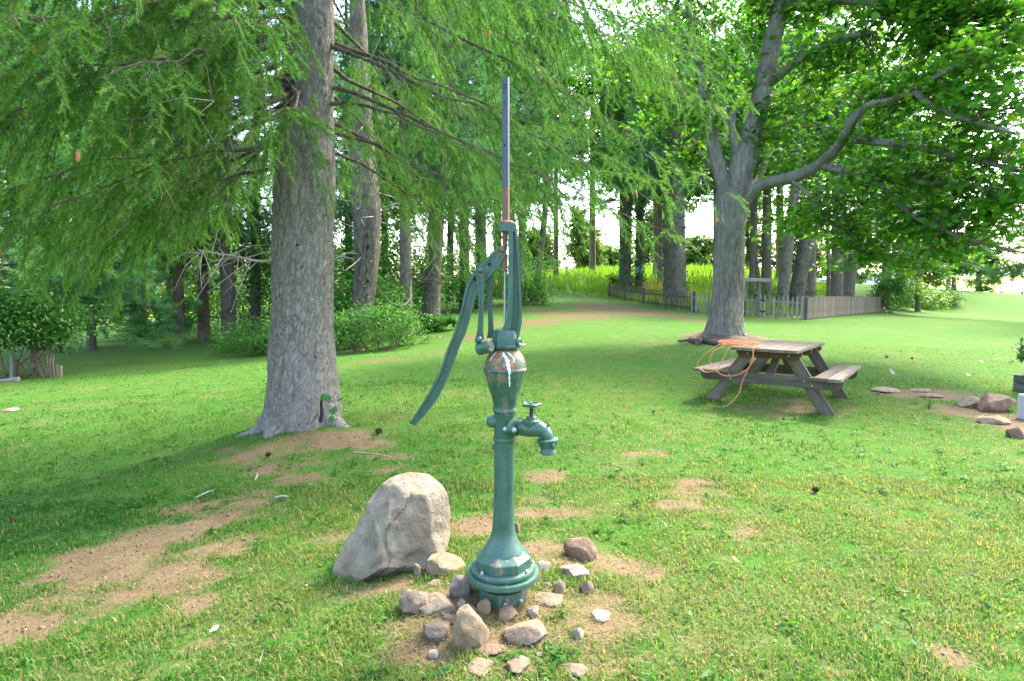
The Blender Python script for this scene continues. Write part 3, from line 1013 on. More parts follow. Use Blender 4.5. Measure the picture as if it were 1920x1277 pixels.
# worn stamped marks near the top of the rod, no longer readable
for (py, h, w, du) in [(160, 2.0, .016, .001), (164.5, 1.0, .012, .003), (167, 3.2, .004, -.004), (167, 3.2, .004, .004), (171.5, 1.0, .012, .001), (174.5, 3.0, .003, -.005), (176.5, 1.0, .010, 0),
                       (190, 1, .009, 0), (193, 2.2, .003, -.003), (193, 2.2, .003, .003), (197, 1, .009, 0), (200, 2, .003, .002), (204, 1, .008, 0), (210, 1, .007, .001)]:
    Acc().box(q0 + np.array([0, 0, pz(py)]) + fu * du, (w, .0010, h * YP / FPX), rz).build('stamp_mark', M['black'] if py < 180 else M['rod_steel'], rod)
a = Acc()
zz = [pz(432), pz(470)]
a.tube([(x0r - .004, YP, zz[1]), (x0r - .004, YP, zz[0])], .0105, 10)
a.build('rod_neck', M['rust'], rod, True)
q = px_xz(946.5, 493)
Acc().prism([(-.010, -.036), (.009, -.036), (.011, .036), (-.011, .036)], -.012, .012, (np.array([q[0], YP, q[1]]), *FR[1:])).build('crosshead', M['rust'], rod, True)
a = Acc()
a.tube([(px_xz(946.8, 505)[0], YP, pz(505)), (px_xz(946.8, 622)[0], YP, pz(622))], .0055, 10)
a.build('piston_rod', M['bolt_steel'], rod, True)
# handle: channel lever
outer = bez([px_xz(*q) for q in [(945, 461), (935, 464), (922, 476), (906, 491), (890, 509), (879, 527), (871, 550), (866, 575), (860, 596), (851, 625), (839, 654), (823, 700), (798, 746), (768, 793)]], 70)
inner = bez([px_xz(*q) for q in [(950, 474), (945, 484), (938, 496), (926, 510), (912, 526), (897, 545), (890, 560), (885, 581), (880, 604), (871, 630), (861, 652), (842, 704), (816, 754), (780, 797)]], 70)
a = Acc()
a.strip(outer, inner, -.007, .007, FR)
inn = outer + (inner - outer) * 0.20
a.strip(outer, inn, -.0185, .0185, FR)
inn = outer + (inner - outer) * 0.80
a.strip(inn, inner, -.0185, .0185, FR)
handle = a.build('handle', M['paint'], pump, True, 30)
k = 24
a = Acc()
a.strip(outer[:k], inner[:k], -.013, .013, FR)
a.build('handle_head', M['paint_rusty'], handle, True, 30)
for hx, hy in ((918, 496), (892, 523)):
    q = px_xz(hx, hy)
    Acc().lathe([(0, .0085), (.0018, .0085), (.0022, .007)], None, 16, axis=((q[0], YP - .0125, q[1]), (0, -1, 0))).build('hole', M['black'], handle, True)  # black discs stand for the darkness in the lever's holes
q = px_xz(941, 468)
Acc().lathe([(-.022, .011), (.022, .011), (.026, .008)], None, 16, axis=((q[0], YP, q[1]), (0, -1, 0))).build('pivot_pin', M['rust'], handle, True)
# links
for dy, ty, by, xs, nm in ((-.040, 507, 637, (900, 905, 899), 'link'), (.045, 512, 634, (917, 919, 921), 'link')):
    a = Acc()
    top, mid, bot = (np.array(px_xz(x_, y_, dy)) for x_, y_ in zip(xs, (ty, 570, by)))
    Lp, Rp = [], []
    for t in np.linspace(0, 1, 24):
        c_ = top * (1 - t) ** 2 + 2 * mid * t * (1 - t) + bot * t ** 2 if dy < 0 else top * (1 - t) + bot * t
        w_ = .0135 + .004 * math.exp(-((t - .12) / .1) ** 2) + .006 * math.exp(-((t - 1) / .06) ** 2) - .003 * math.sin(t * math.pi)
        Lp.append((c_[0] - w_, c_[1]))
        Rp.append((c_[0] + w_, c_[1]))
    f2 = (np.array([0, YP + dy, 0]), *FR[1:])
    a.strip(Lp, Rp, -.004, .004, f2)
    a.strip(Lp, [(q[0] + .006, q[1]) for q in Lp], -.012, .006, f2)
    lk = a.build('link', M['paint'], pump, True, 30)
    if dy < 0:
        Acc().ball((bot[0] - .003, YP + dy - .010, bot[1]), .0165, 16).build('pin_head', M['paint'], lk, True)
        a = Acc().lathe([(-.09, .007), (.008, .007), (.010, .011), (.018, .011), (.021, .006)], None, 12, axis=((top[0], YP + dy, top[1]), (0, -1, 0)))
        a.build('pin', M['paint'], lk, True)
        a = Acc().tube(bez([(top[0] - .006, YP + dy - .014, top[1] - .012), (top[0] + .002, YP + dy - .02, top[1] - .022), (top[0] + .012, YP + dy - .014, top[1] - .018)], 10), .003, 6)
        a.build('cotter', M['rust'], lk, True)
        Acc().lathe([(-.10, .009), (.0, .009)], None, 12, axis=((bot[0], YP + dy, bot[1]), (0, -1, 0))).build('lower_pin', M['paint'], lk, True)
# spout, turned a little towards the viewer
SA = R(24)
SD = np.array([math.cos(SA), -math.sin(SA), 0])


def sp(px, py):
    """spout plane: photo pixel across -> point along the spout direction"""
    s = (px - 945.5) * YP / FPX / (math.cos(SA) + math.sin(SA) * (px - 960) / FPX)
    b_ = np.array([ax(pz(py)), YP, 0]) + SD * s
    b_[2] = at(px, py, b_[1]).z
    return b_


f0 = sp(966, 800)
side = np.array([math.sin(SA), math.cos(SA), 0])
pts = [(.050 * math.cos(t) ** 3 * .55 + .045 * math.cos(t), .040 * math.sin(t)) for t in np.linspace(0, 2 * math.pi, 28, endpoint=False)]
sf = Acc().prism(pts, -.012, -.001, (f0, side * .95, np.array([0, 0, 1.0]), SD)).prism(pts, .002, .013, (f0, side * .95, np.array([0, 0, 1.0]), SD)).build('spout_flange', M['paint'], pump, True, 30)
Acc().prism([(q[0] * .97, q[1] * .97) for q in pts], -.0012, .0022, (f0, side * .95, np.array([0, 0, 1.0]), SD)).build('gasket', M['rust'], sf, True)
Acc().tube([f0 - SD * .05, f0 + SD * .002], .036, 24).build('spout_boss', M['paint'], pump, True)
for s_ in (-1, 1):
    c_ = f0 + side * .058 * s_
    Acc().lathe([(-.03, .0055), (-.024, .0055), (-.0235, .010), (-.014, .010), (-.0135, .0055), (.014, .0055), (.0145, .0105), (.024, .0105), (.025, .008), (.030, .0055)], None, 10, axis=(c_, SD)).build('bolt', M['bolt_steel'], sf, True)
path = bez([sp(968, 801), sp(978, 801.5), (sp(990, 803)), sp(1002, 803.5), sp(1013, 805), sp(1021, 809.5), sp(1026, 816), sp(1027.5, 824)], 40)
rad = np.interp(np.linspace(0, 1, 40), [0, .12, .35, .55, .75, 1], np.array([13.5, 15, 16.2, 15, 12.8, 11.5]) * YP / FPX)
spout = Acc().tube(path, rad, 24).build('spout', M['paint'], pump, True)
nb = sp(1027.5, 824)
s1 = YP / FPX
nz = [(0, 16), (-1, 20), (-3, 20.2), (-5, 18.6), (-11, 17.6), (-13.5, 16.6), (-14.5, 13.6), (-22, 13.2), (-24, 14.4), (-28, 14.4), (-29, 12.5)]
nzl = Acc().lathe([(z_ * s1, r_ * s1) for z_, r_ in nz][::-1], None, 32, axis=(nb + np.array([0, 0, .004]), (-.06, .03, 1))).build('nozzle', M['paint_base'], spout, True, 40)
Acc().box(nb + np.array([.022, -.044, -.018]), (.010, .008, .022)).build('nozzle_clip', M['paint'], nzl)
hk = sp(1026, 803)
Acc().prism([(-.012, 0), (.004, .0), (.016, .020), (.012, .024), (-.004, .012)], -.004, .004, (hk, SD, np.array([0, 0, 1.0]), side)).build('bucket_hook', M['rust'], spout, True)
bc = sp(996.5, 789)
vz = [(-14, 15.5), (-3, 16.5), (-1, 17), (1.5, 17), (2.5, 15), (3, 9)]
bon = Acc().lathe([(z_ * s1, r_ * s1) for z_, r_ in vz], None, 28, axis=(bc, (0, 0, 1))).build('bonnet', M['paint'], spout, True, 35)
Acc().lathe([(2.5 * s1, 9.5 * s1), (8 * s1, 9.5 * s1), (9 * s1, 8 * s1)], None, 6, axis=(bc, (0, 0, 1))).build('packing_nut', M['paint_rusty'], bon, True, 30)
a = Acc().tube([bc + np.array([0, 0, 8 * s1]), bc + np.array([0, 0, 28 * s1])], .0075, 12)
for t in np.linspace(12, 22, 6):
    a.lathe([(t * s1 - .0016, .0075), (t * s1, .0105), (t * s1 + .0016, .0075)], None, 14, axis=(bc, (0, 0, 1)))
a.build('valve_stem', M['rod_steel'], bon, True)
a = Acc()
n_l = 60
V, F = [], []
th = np.arange(n_l) / n_l * 2 * math.pi
prof_w = [(-3.2, .80), (-2.2, 1.0), (1.6, 1.03), (3.2, .90), (3.0, .72), (.8, .62), (.6, .25), (3.6, .22), (3.6, .0)]
for zz_, k_ in prof_w:
    lob = 1 + .10 * np.cos(5 * th) * (k_ > .5)
    rr = 17.5 * s1 * k_ * lob
    V += [(bc[0] + r_ * math.cos(t), bc[1] + r_ * math.sin(t), bc[2] + (31 + zz_) * s1) for r_, t in zip(rr, th)]
for i in range(len(prof_w) - 1):
    for j in range(n_l):
        F.append((i * n_l + j, i * n_l + (j + 1) % n_l, (i + 1) * n_l + (j + 1) % n_l, (i + 1) * n_l + j))
V.append((bc[0], bc[1], bc[2] + 27.8 * s1))
a.add(V, [f for f in F])
a.add(np.array(V[:n_l] + [V[-1]]), [(n_l, (j + 1) % n_l, j) for j in range(n_l)])
hw_ = a.build('hand_wheel', M['paint_base'], bon, True, 40)
# plug on the far side of the column
Acc().lathe([(-.03, .028), (.02, .026), (.034, .022), (.042, .012)], None, 18, axis=((ax(pz(790)) - .035, YP - .004, pz(790)), (-1, -.1, 0))).build('side_plug', M['paint'], pump, True)
Acc().ball((ax(pz(838)) - .045, YP, pz(838)), .012, 10).build('side_knob', M['paint'], pump, True)
# raised casting scroll down the side of the column, worn smooth
a = Acc()
rr = pr(19.4, 900)
for k in range(9):
    z = pz(893 + k * 4.6)
    t0 = R(-52)
    pts = []
    for u in np.linspace(0, 1, 8):
        th_ = t0 + .09 * math.sin(u * 6.3 + k)
        pts.append((ax(z) + rr * math.sin(th_), YP - rr * math.cos(th_), z - (u - .5) * .010))
    a.tube(pts, .0013, 5)
z = pz(934)
a.tube([(ax(z) + rr * math.sin(R(-55) + u * .22), YP - rr * math.cos(R(-55) + u * .22), z - u * .018) for u in np.linspace(0, 1, 8)], .0014, 5)
a.build('casting_scroll', M['paint_base'], column, True)

# ------------------------------------------------------------------ boulder and rocks
KEEP_OUT = [(p0.x, p0.y, pr(48, 1100))]


def ico(sub):
    bm = bmesh.new()
    bmesh.ops.create_icosphere(bm, subdivisions=sub, radius=1)
    V = np.array([v.co[:] for v in bm.verts])
    F = np.array([[v.index for v in f.verts] for f in bm.faces])
    bm.free()
    return V, F


ICO = {k: ico(k) for k in (3, 4, 6)}


def rock_mesh(seed, size, sub=4, cuts=9, rough=.16, cutd=(.58, .9)):
    rough = rough * 1.7
    cuts += 4
    r_ = np.random.RandomState(seed)
    V, F = ICO[sub]
    V = V.copy()
    off = r_.rand(3) * 50
    V = V * (1 + rough * fbm(V * 1.3 + off, 3, seed)[:, None])
    for k in range(cuts):
        n_ = unit(r_.randn(3))
        d_ = r_.uniform(*cutd)
        ex = V @ n_ - d_
        V = V - np.where(ex > 0, ex * .93, 0)[:, None] * n_
    V = V * (1 + .09 * fbm(V * 3.5 + off, 4, seed + 5)[:, None] + .03 * fbm(V * 12 + off, 2, seed + 6)[:, None])
    mx = np.abs(V).max(0)
    return V / mx * np.asarray(size) / 2, F


def rock(px, py, w, h, mat, label, seed, depth=None, rot=0, sink=.38, tilt=0, name='rock', cuts=9, group='rocks around the pump', cutd=(.58, .9), roughn=.16):
    base = ground_px(px, py + h * .42)
    m_ = base.y / FPX
    W_, H_ = w * m_ * 1.26, h * m_ * 1.24
    D_ = (depth or .8) * W_
    dep = math.atan2(CAM_Z - base.z, base.y)
    H_ = max(.5 * H_, (H_ - D_ * math.sin(dep)) / math.cos(dep))      # the visible top face takes its share of the outline
    Hh = H_ * (1 + sink)
    V, F = rock_mesh(seed, (W_, D_, Hh), 4 if w > 36 else 3, cuts, roughn, cutd)
    Rm = np.array((Matrix.Rotation(R(rot), 3, 'Z') @ Matrix.Rotation(R(tilt), 3, 'Y')))
    V = V @ Rm.T
    zmin = V[:, 2].min()
    c = np.array([at(px, py, base.y).x, base.y + D_ * .35, 0])
    c[2] = gz(c[0], c[1])
    o = mesh_np(name, V + c + np.array([0, 0, -zmin - sink * H_]), F, M[mat], None, None, True, c, 30)
    tag(o, label, 'rock', group)
    KEEP_OUT.append((c[0], c[1], .42 * max(W_, D_)))
    return o


# the boulder: a leaning slab, bulged at the top right, hollowed low on its right
V, F = ICO[6]
V = V.copy()
bb = ground_px(700, 1086)
mpx = (bb.y + .18) / FPX
OUT = np.array([(846, 985), (845, 950), (834, 915), (806, 890), (772, 882), (738, 890), (706, 918), (682, 955), (660, 995), (640, 1030), (620, 1072), (634, 1094), (668, 1104), (705, 1106), (738, 1098), (775, 1086), (815, 1070), (838, 1040)], float)
oc = np.array([735., 1000.])
oa = np.arctan2(-(OUT[:, 1] - oc[1]), OUT[:, 0] - oc[0])
orr = np.hypot(*(OUT - oc).T)
so = np.argsort(oa)
oa, orr = oa[so], orr[so]
ang_ = np.arctan2(V[:, 2], V[:, 0])
rt = np.interp(ang_, np.r_[oa[-1] - 2 * math.pi, oa, oa[0] + 2 * math.pi], np.r_[orr[-1], orr, orr[0]]) * mpx
# flat facets struck off before the outline is stretched
W_ = V.copy()
for n_, d_ in [((-.62, -.74, .25), .62), ((.42, -.88, .20), .60), ((.80, -.50, .30), .78), ((.15, -.70, -.70), .74), ((-.15, -.72, .68), .70), ((.1, .9, .3), .7), ((-.7, .6, .3), .75), ((.35, -.35, .87), .86)]:
    n_ = unit(np.array(n_))
    ex = W_ @ n_ - d_
    W_ = W_ - np.where(ex > 0, ex * .96, 0)[:, None] * n_
V = np.c_[W_[:, 0] * rt, W_[:, 1] * .29, W_[:, 2] * rt]
u_, w_ = V[:, 0] / .25, V[:, 2] / .28
fr2 = np.clip(-V[:, 1] / .12, 0, 1)
V[:, 1] += .060 * fr2 * np.exp(-((u_ - .52) ** 2 / .08 + (w_ + .30) ** 2 / .025))
V[:, 1] += .016 * fr2 * np.clip(1 - np.abs(u_ - .05 - .35 * w_ + .12 * np.sin(w_ * 6)) / .05, 0, 1)
nn_ = unit(V)
V += nn_ * (.009 * fbm(V * 6 + 3, 3, 18) + .010 * fbm(V * 26 + 9, 4, 28) - .016 * np.clip(.12 - np.abs(fbm(V * 5 + 1, 3, 38)), 0, 1) * 4)[:, None]
bc_ = np.array(at(735, 1000, bb.y + .16))
zg = gz(bc_[0], bc_[1])
o = mesh_np('boulder', V + bc_, F, M['stone_pale'], None, None, True, (bc_[0], bc_[1], zg), 50)
tag(o, 'large pale boulder leaning on the lawn beside the pump', 'boulder')
KEEP_OUT.append((bc_[0] - .08, bc_[1], .2))
KEEP_OUT.append((bc_[0] + .12, bc_[1], .18))

KEEP_OUT.append((bc_[0] - .15, bc_[1] - .03, .13))
for args in [
    (828, 1056, 67, 60, 'stone_tan', 'rounded tan rock between the boulder and the pump foot', 1, .9, 20),
    (861, 1107, 38, 44, 'stone_purple', 'purplish grey wedge of rock against the pump casing', 2, .8, 10),
    (778, 1130, 54, 56, 'stone_grey', 'low grey brown rock on the outer edge of the rock heap, below the boulder', 3, .9, 40),
    (820, 1138, 70, 40, 'stone_grey', 'grey sloping rock with a dark crack, left of the casing', 4, .8, -25),
    (866, 1138, 16, 22, 'stone_white', 'small bright white chip of stone just left of the casing front', 5, .7, 0),
    (880, 1145, 30, 20, 'stone_pink', 'small pinkish stone above the tan wedge rock', 6, .8, 0),
    (908, 1140, 23, 28, 'stone_tan', 'small upright tan stone directly under the pump flange', 7, .8, 0),
    (953, 1153, 32, 30, 'stone_tan', 'rounded tan stone in front of the casing bolt', 8, .9, 0),
    (1001, 1150, 23, 22, 'stone_white', 'small pale stone in grass right of the casing front', 9, .8, 30),
    (877, 1187, 66, 84, 'stone_tan', 'big tan wedge rock standing in front of the pump', 10, .75, 12),
    (815, 1187, 46, 44, 'stone_grey', 'grey squarish rock left of the big tan wedge', 11, .9, 0),
    (990, 1194, 76, 50, 'stone_pink', 'broad pinkish brown rock with a grey crown, front of the heap', 12, .8, 5),
    (921, 1221, 50, 16, 'stone_brown', 'flat dark sliver of rock between the tan wedge and the broad pinkish rock', 13, .7, 0),
    (1086, 1190, 22, 26, 'stone_white', 'small white pointed stone in dry grass right of the heap', 14, .8, 0),
    (1128, 1161, 40, 22, 'stone_white', 'flat whitish stone furthest right in the dry grass', 15, .8, 15),
    (1091, 1030, 54, 50, 'stone_brown', 'round brown rock lying apart right of the pump foot', 16, .9, 0),
    (1021, 1065, 28, 22, 'stone_white', 'pale stone touching the right rim of the pump flange', 17, .8, 0),
    (1077, 1073, 54, 38, 'stone_white', 'large pale flat-topped rock right of the pump, below the round brown one', 18, .8, -20),
    (1050, 1104, 23, 34, 'stone_tan', 'narrow upright tan stone below the pale flat-topped rock', 19, .7, 10),
    (1103, 1105, 25, 30, 'stone_pink', 'pinkish stone at the edge of the green tuft right of the heap', 20, .8, 0),
    (1031, 1130, 52, 18, 'stone_grey', 'flat grey stone sunk in litter right of the casing', 21, .8, 0),
    (900, 1255, 42, 36, 'stone_tan', 'tan rock at the very bottom of the heap below the wedge', 22, .9, 0),
    (972, 1252, 38, 36, 'stone_pink', 'pink stone at the bottom of the heap below the broad rock', 23, .9, 30),
    (1083, 1261, 38, 24, 'stone_pink', 'flat pink stone at the lower right end of the heap', 24, .9, 0),
    (812, 1232, 18, 18, 'stone_white', 'tiny white stone in grass left of the bottom rocks', 25, .8, 0),
    (781, 1074, 13, 24, 'stone_pink', 'thin pink stone at the foot of the boulder', 26, .8, 0),
    (967, 993, 14, 22, 'stone_brown', 'dark brown stone half hidden behind the pump column', 27, .8, 0),
    (815, 1093, 22, 13, 'stone_grey', 'little flat grey stone below the rounded tan rock', 28, .8, 0),
    (1027, 1100, 14, 14, 'stone_pink', 'little pinkish stone beside the narrow upright tan stone', 29, .8, 0),
    (842, 1165, 22, 22, 'stone_brown', 'small brown stone tucked behind the big tan wedge', 30, .8, 0),
    (1010, 1230, 14, 10, 'stone_grey', 'tiny grey pebble below the broad pinkish rock', 31, .8, 0),
]:
    rock(*args[:7], depth=args[7], rot=args[8])
gr = 'stones at the end of the flower bed'
rock(1882, 760, 66, 38, 'stone_brown', 'large brown block of rock beside the white painted board', 41, .7, 8, name='rock', group=gr, cutd=(.5, .8))
rock(1836, 754, 48, 26, 'stone_grey', 'grey lichened rock left of the large brown block', 42, .8, 0, group=gr)
rock(1875, 788, 44, 20, 'stone_tan', 'orange tan slab of rock lying in front of the brown block', 43, .8, -15, group=gr)
rock(1671, 733, 42, 12, 'stone_tan', 'flat tan stone set in the lawn right of the picnic table', 44, .9, 0, group=gr)
rock(1737, 733, 34, 7, 'stone_grey', 'thin pale stone flush with the lawn between picnic table and planter', 45, .9, 0, group=gr)
rock(1752, 744, 40, 9, 'stone_brown', 'flat brown stone in bare earth between picnic table and planter', 46, .9, 0, group=gr)
rock(1914, 814, 26, 24, 'stone_brown', 'dark brown stone under the white painted board', 47, .9, 0, group=gr)
rock(12, 769, 26, 10, 'stone_pink', 'low pink stone in the lawn at the edge below the bush', 48, .9, 0, group=gr)

# ------------------------------------------------------------------ boards
def board_mesh(L, w, t, bev=.004, point=0.0, chamfer=0.0, name='board'):
    """a board lying along X, width along Y, thickness along Z, centred; point: picket tip; chamfer: cut lower corners (-Y side)"""
    if point:
        out = [(-L / 2, -w / 2), (L / 2 - point, -w / 2), (L / 2, -w * .12), (L / 2, w * .12), (L / 2 - point, w / 2), (-L / 2, w / 2)]
    elif chamfer:
        out = [(-L / 2 + chamfer, -w / 2), (L / 2 - chamfer, -w / 2), (L / 2, -w / 2 + chamfer), (L / 2, w / 2), (-L / 2, w / 2), (-L / 2, -w / 2 + chamfer)]
    else:
        out = [(-L / 2, -w / 2), (L / 2, -w / 2), (L / 2, w / 2), (-L / 2, w / 2)]
    bm = bmesh.new()
    lo = [bm.verts.new((x, y, -t / 2)) for x, y in out]
    hi = [bm.verts.new((x, y, t / 2)) for x, y in out]
    n = len(out)
    bm.faces.new(lo[::-1])
    bm.faces.new(hi)
    for i in range(n):
        bm.faces.new((lo[i], lo[(i + 1) % n], hi[(i + 1) % n], hi[i]))
    if bev:
        bmesh.ops.bevel(bm, geom=bm.edges[:], offset=bev, segments=1, affect='EDGES')
    me = bpy.data.meshes.new(name)
    bm.to_mesh(me)
    bm.free()
    return me


def place(name, me, mat, parent, c, X, Y):
    """link a mesh with its X axis along X and its Y axis near Y, centred at world c"""
    X = Vector(X).normalized()
    Y = Vector(Y)
    Z = X.cross(Y).normalized()
    Y = Z.cross(X)
    if not me.materials:
        me.materials.append(mat)
    o = bpy.data.objects.new(name, me)
    COL.objects.link(o)
    mw = Matrix((X, Y, Z)).transposed().to_4x4()
    if parent is not None:
        o.parent = parent
        mw.translation = Vector(c) - Vector(parent['_o'])
    else:
        mw.translation = Vector(c)
    o.matrix_local = mw
    return o


def board(name, a, b, w, t, Y, mat, parent, bev=.004, chamfer=0.0):
    a, b = Vector(a), Vector(b)
    me = board_mesh((b - a).length, w, t, bev, 0, chamfer, name)
    return place(name, me, mat, parent, (a + b) / 2, b - a, Y)


# ------------------------------------------------------------------ picnic table
fl, fr_ = ground_px(1338, 754), ground_px(1546, 772)
tu = Vector((.80, -.60, 0))
tv = Vector((.60, .80, 0))
tc = (fl + fr_) / 2 + tv * .60
tc.z = gz(tc.x, tc.y)
table = thing('picnic_table', 'weathered grey wooden picnic table with attached benches on the lawn', 'picnic table', tc)
zt = Vector((0, 0, 1))


def T(u, v, z):
    return tc + tu * u + tv * v + zt * (z * .965 - .022 * (v + .9))


TL = .93
for i in range(5):
    u = (i - 2) * .148
    ex = random.Random(i).uniform(-.012, .012)
    board('top_plank', T(u, -TL + ex, .735), T(u, TL + ex, .735), .139, .036, tu, M['table_wood'], table)
for s in (-1, 1):
    for k in (0, 1):
        u = s * (.60 + k * .142)
        board('seat_plank', T(u, -TL - .01 * k, .435), T(u, TL + .008 * k, .435), .135, .038, tu, M['table_wood'], table)
for v in (-.66, .66):
    sgn = -1 if v < 0 else 1
    board('seat_beam', T(-.80, v, .355), T(.80, v, .355), .125, .038, zt, M['table_wood_end'] if v > 0 else M['table_wood'], table, .004, .05)
    cl = board('top_cleat', T(-.37, v + sgn * .0, .668), T(.37, v, .668), .092, .038, zt, M['table_wood_end'], table, .004, .05)
    for s in (-1, 1):
        vv = v - sgn * .041
        foot = T(s * .66, vv, 0)
        zf = gz(foot.x, foot.y) - tc.z
        lg = board('leg', T(s * (.66 + .01), vv, zf - .02), T(s * .215, vv, .712), .138, .038, tv.cross(T(s * .2, 0, .7) - T(s * .66, 0, 0)), M['table_wood'], table)
        for du, dz in ((-.02, .02), (.03, -.03)):
            zc = .355 + dz
            uc = s * (.66 - (.66 - .215) * zc / .71) + du
            q = T(uc, v + sgn * .019, zc)
            Acc().lathe([(0, .010), (.003, .010), (.006, .005)], None, 10, axis=(q, tv * sgn)).build('bolt', M['bolt_steel'], table, True)
for v, dv in ((-.62, 1), (.62, -1)):
    board('brace', T(0, v + dv * .02, .36), T(0, v + dv * .50, .66), .088, .036, tu, M['table_wood'], table)
board('center_cleat', T(-.36, 0, .672), T(.36, 0, .672), .086, .036, zt, M['table_wood_end'], table, .004, .04)
for v in (-.66, .66):
    for s in (-1, 1):
        q = T(s * .23, v + (-1 if v < 0 else 1) * .019, .668)
        o = Acc().lathe([(0, .010), (.003, .010), (.006, .005)], None, 10, axis=(q, tv * (-1 if v < 0 else 1))).build('bolt', M['bolt_steel'], table, True)

# orange cord thrown over the near corner of the table
rr_ = random.Random(5)
pts = []
c0 = T(-.30, -.80, .76)
for k in range(34):
    t = k / 33
    ang = k * .95
    rad_ = .13 + .05 * math.sin(k * 1.7)
    pts.append(c0 + tu * (rad_ * 1.5 * math.cos(ang)) + tv * (rad_ * math.sin(ang) * .8 + .05) + zt * (.006 + .035 * abs(math.sin(k * .8)) + .02 * t))
pts += [c0 + tu * .26 + tv * (-.10) + zt * .02, T(-.10, -.965, .745), T(-.09, -.985, .60), T(-.22, -1.0, .44), T(-.42, -.99, .40), T(-.58, -.97, .52), T(-.56, -.955, .68), T(-.42, -.93, .775),
        T(-.50, -.95, .775), T(-.66, -.97, .64), T(-.74, -.98, .50), T(-.62, -.99, .42), T(-.48, -.985, .50), T(-.40, -.96, .70), T(-.33, -.93, .772), T(-.14, -.94, .770),
        T(-.09, -.975, .72), T(-.12, -.99, .55), T(-.2, -.985, .35), T(-.24, -1.0, .18), T(-.36, -1.06, .03)]
e_ = T(-.52, -1.14, 0)
pts.append(Vector((e_.x, e_.y, gz(e_.x, e_.y) + .01)))
cord = Acc().tube(bez(pts, 420), .0052, 7).build('extension_cord', M['cord'], None, True, origin=tuple(c0))
tag(cord, 'orange extension cord coiled over the corner of the picnic table', 'cord')

# ------------------------------------------------------------------ fences
def fence(name, label, A, B, hgt, step, w, t, mat, group, point=.06, rails=(.22, .75), post_every=2.4, post=(.10, .10), skip=None, jitter=.02, seed=0, rail_back=True, post_up=.05):
    rnd = random.Random(seed)
    A, B = Vector((A[0], A[1], 0)), Vector((B[0], B[1], 0))
    L = (B - A).length
    d = (B - A).normalized()
    nrm = Vector((d.y, -d.x, 0))
    if nrm.y > 0:
        nrm = -nrm                                        # towards the lawn
    root = thing(name, label, 'fence', (A.x, A.y, gz(A.x, A.y)), group)
    meshes = [board_mesh(hgt * k, w, t, .003 if w > .05 else 0, point, 0, 'picket') for k in (1, .97, 1.02, .985)]
    for me in meshes:
        me.materials.append(mat)
    n = int(L / step)
    for i in range(n + 1):
        s = min(L, i * step + rnd.uniform(-jitter, jitter) * step)
        if skip and skip[0] < s < skip[1]:
            continue
        p = A + d * s
        me = meshes[rnd.randrange(4)]
        h_ = max(v.co.x for v in me.vertices) * 2
        z = gz(p.x, p.y) + .03 + h_ / 2
        place('picket', me, mat, root, (p.x, p.y, z), Vector((rnd.uniform(-.012, .012), rnd.uniform(-.01, .01), 1)), d)
    for k, rh in enumerate(rails):
        m_ = max(2, int(L / post_every) + 1)
        ts = np.linspace(0, L, m_)
        for a_, b_ in zip(ts[:-1], ts[1:]):
            if skip and skip[0] - .05 < (a_ + b_) / 2 < skip[1] + .05:
                continue
            pa, pb = A + d * a_ - nrm * (t / 2 + .022), A + d * b_ - nrm * (t / 2 + .022)
            pa.z, pb.z = gz(pa.x, pa.y) + rh * hgt, gz(pb.x, pb.y) + rh * hgt
            board('rail', pa, pb, .075, .038, zt, mat, root)
    m_ = max(2, int(L / post_every) + 1)
    for s in np.linspace(0, L, m_):
        p = A + d * s - nrm * (t / 2 + .045 + post[0] / 2)
        z0 = gz(p.x, p.y) - .1
        board('post', (p.x, p.y, z0), (p.x, p.y, z0 + .1 + hgt + post_up), post[0], post[1], d, mat, root, .006)
    return root


F0, F1, F2, F3 = (at(1140, 557, 41), at(1297, 586, 27.7), at(1512, 600, 25.6), at(1660, 584, 41))
G0 = F1.lerp(F2, .60)
fence('picket_fence', 'dark brown picket fence running up the slope behind the needle litter', F0, F1, .95, .205, .040, .030, M['fence_wood_dark'], 'garden fence runs', .03, seed=1, post_every=2.7)
fence('picket_fence', 'grey pointed picket fence panel behind the maple trunk', F1, G0, .98, .19, .085, .022, M['fence_wood'], 'garden fence runs', .08, seed=2, post_every=1.5)
fence('plank_fence', 'pale weathered close boarded fence running back to the shrubs', F2, F3, 1.02, .172, .142, .022, M['fence_wood_pale'], 'garden fence runs', .05, seed=3, post_every=2.6, jitter=.004)
gate = fence('garden_gate', 'grey picket gate with black hinges below the T-shaped post', G0.lerp(F2, .03), F2, 1.0, .19, .085, .022, M['fence_wood'], None, .08, seed=4, post_every=1.0)
gate['category'] = 'gate'
d_ = (F2 - G0).normalized()
hp = G0 + Vector((0, -.03, 0))
for z in (.28, .78):
    q = G0 + d_ * .14
    q.z = gz(q.x, q.y) + z
    board('hinge', q - d_ * .16 + Vector((0, -.05, 0)), q + d_ * .12 + Vector((0, -.05, 0)), .05, .012, zt, M['black'], gate)
arch = thing('gate_arch', 'weathered wooden gate arch with rounded crossbeam showing beside the maple trunk', 'gate arch', (G0.x, G0.y, gz(G0.x, G0.y)))
zb = at(1425, 525, G0.y).z
xa = at(1396, 590, G0.y + .45)
for q in (G0, xa):
    board('post', (q.x, q.y, gz(q.x, q.y) - .1), (q.x, q.y, zb + .02), .11, .11, d_, M['fence_wood'], arch, .008)
board('crossbeam', at(1376, 524, G0.y - .07), at(1446, 526, G0.y - .07), .17, .06, zt, M['fence_wood'], arch, .02, .05)
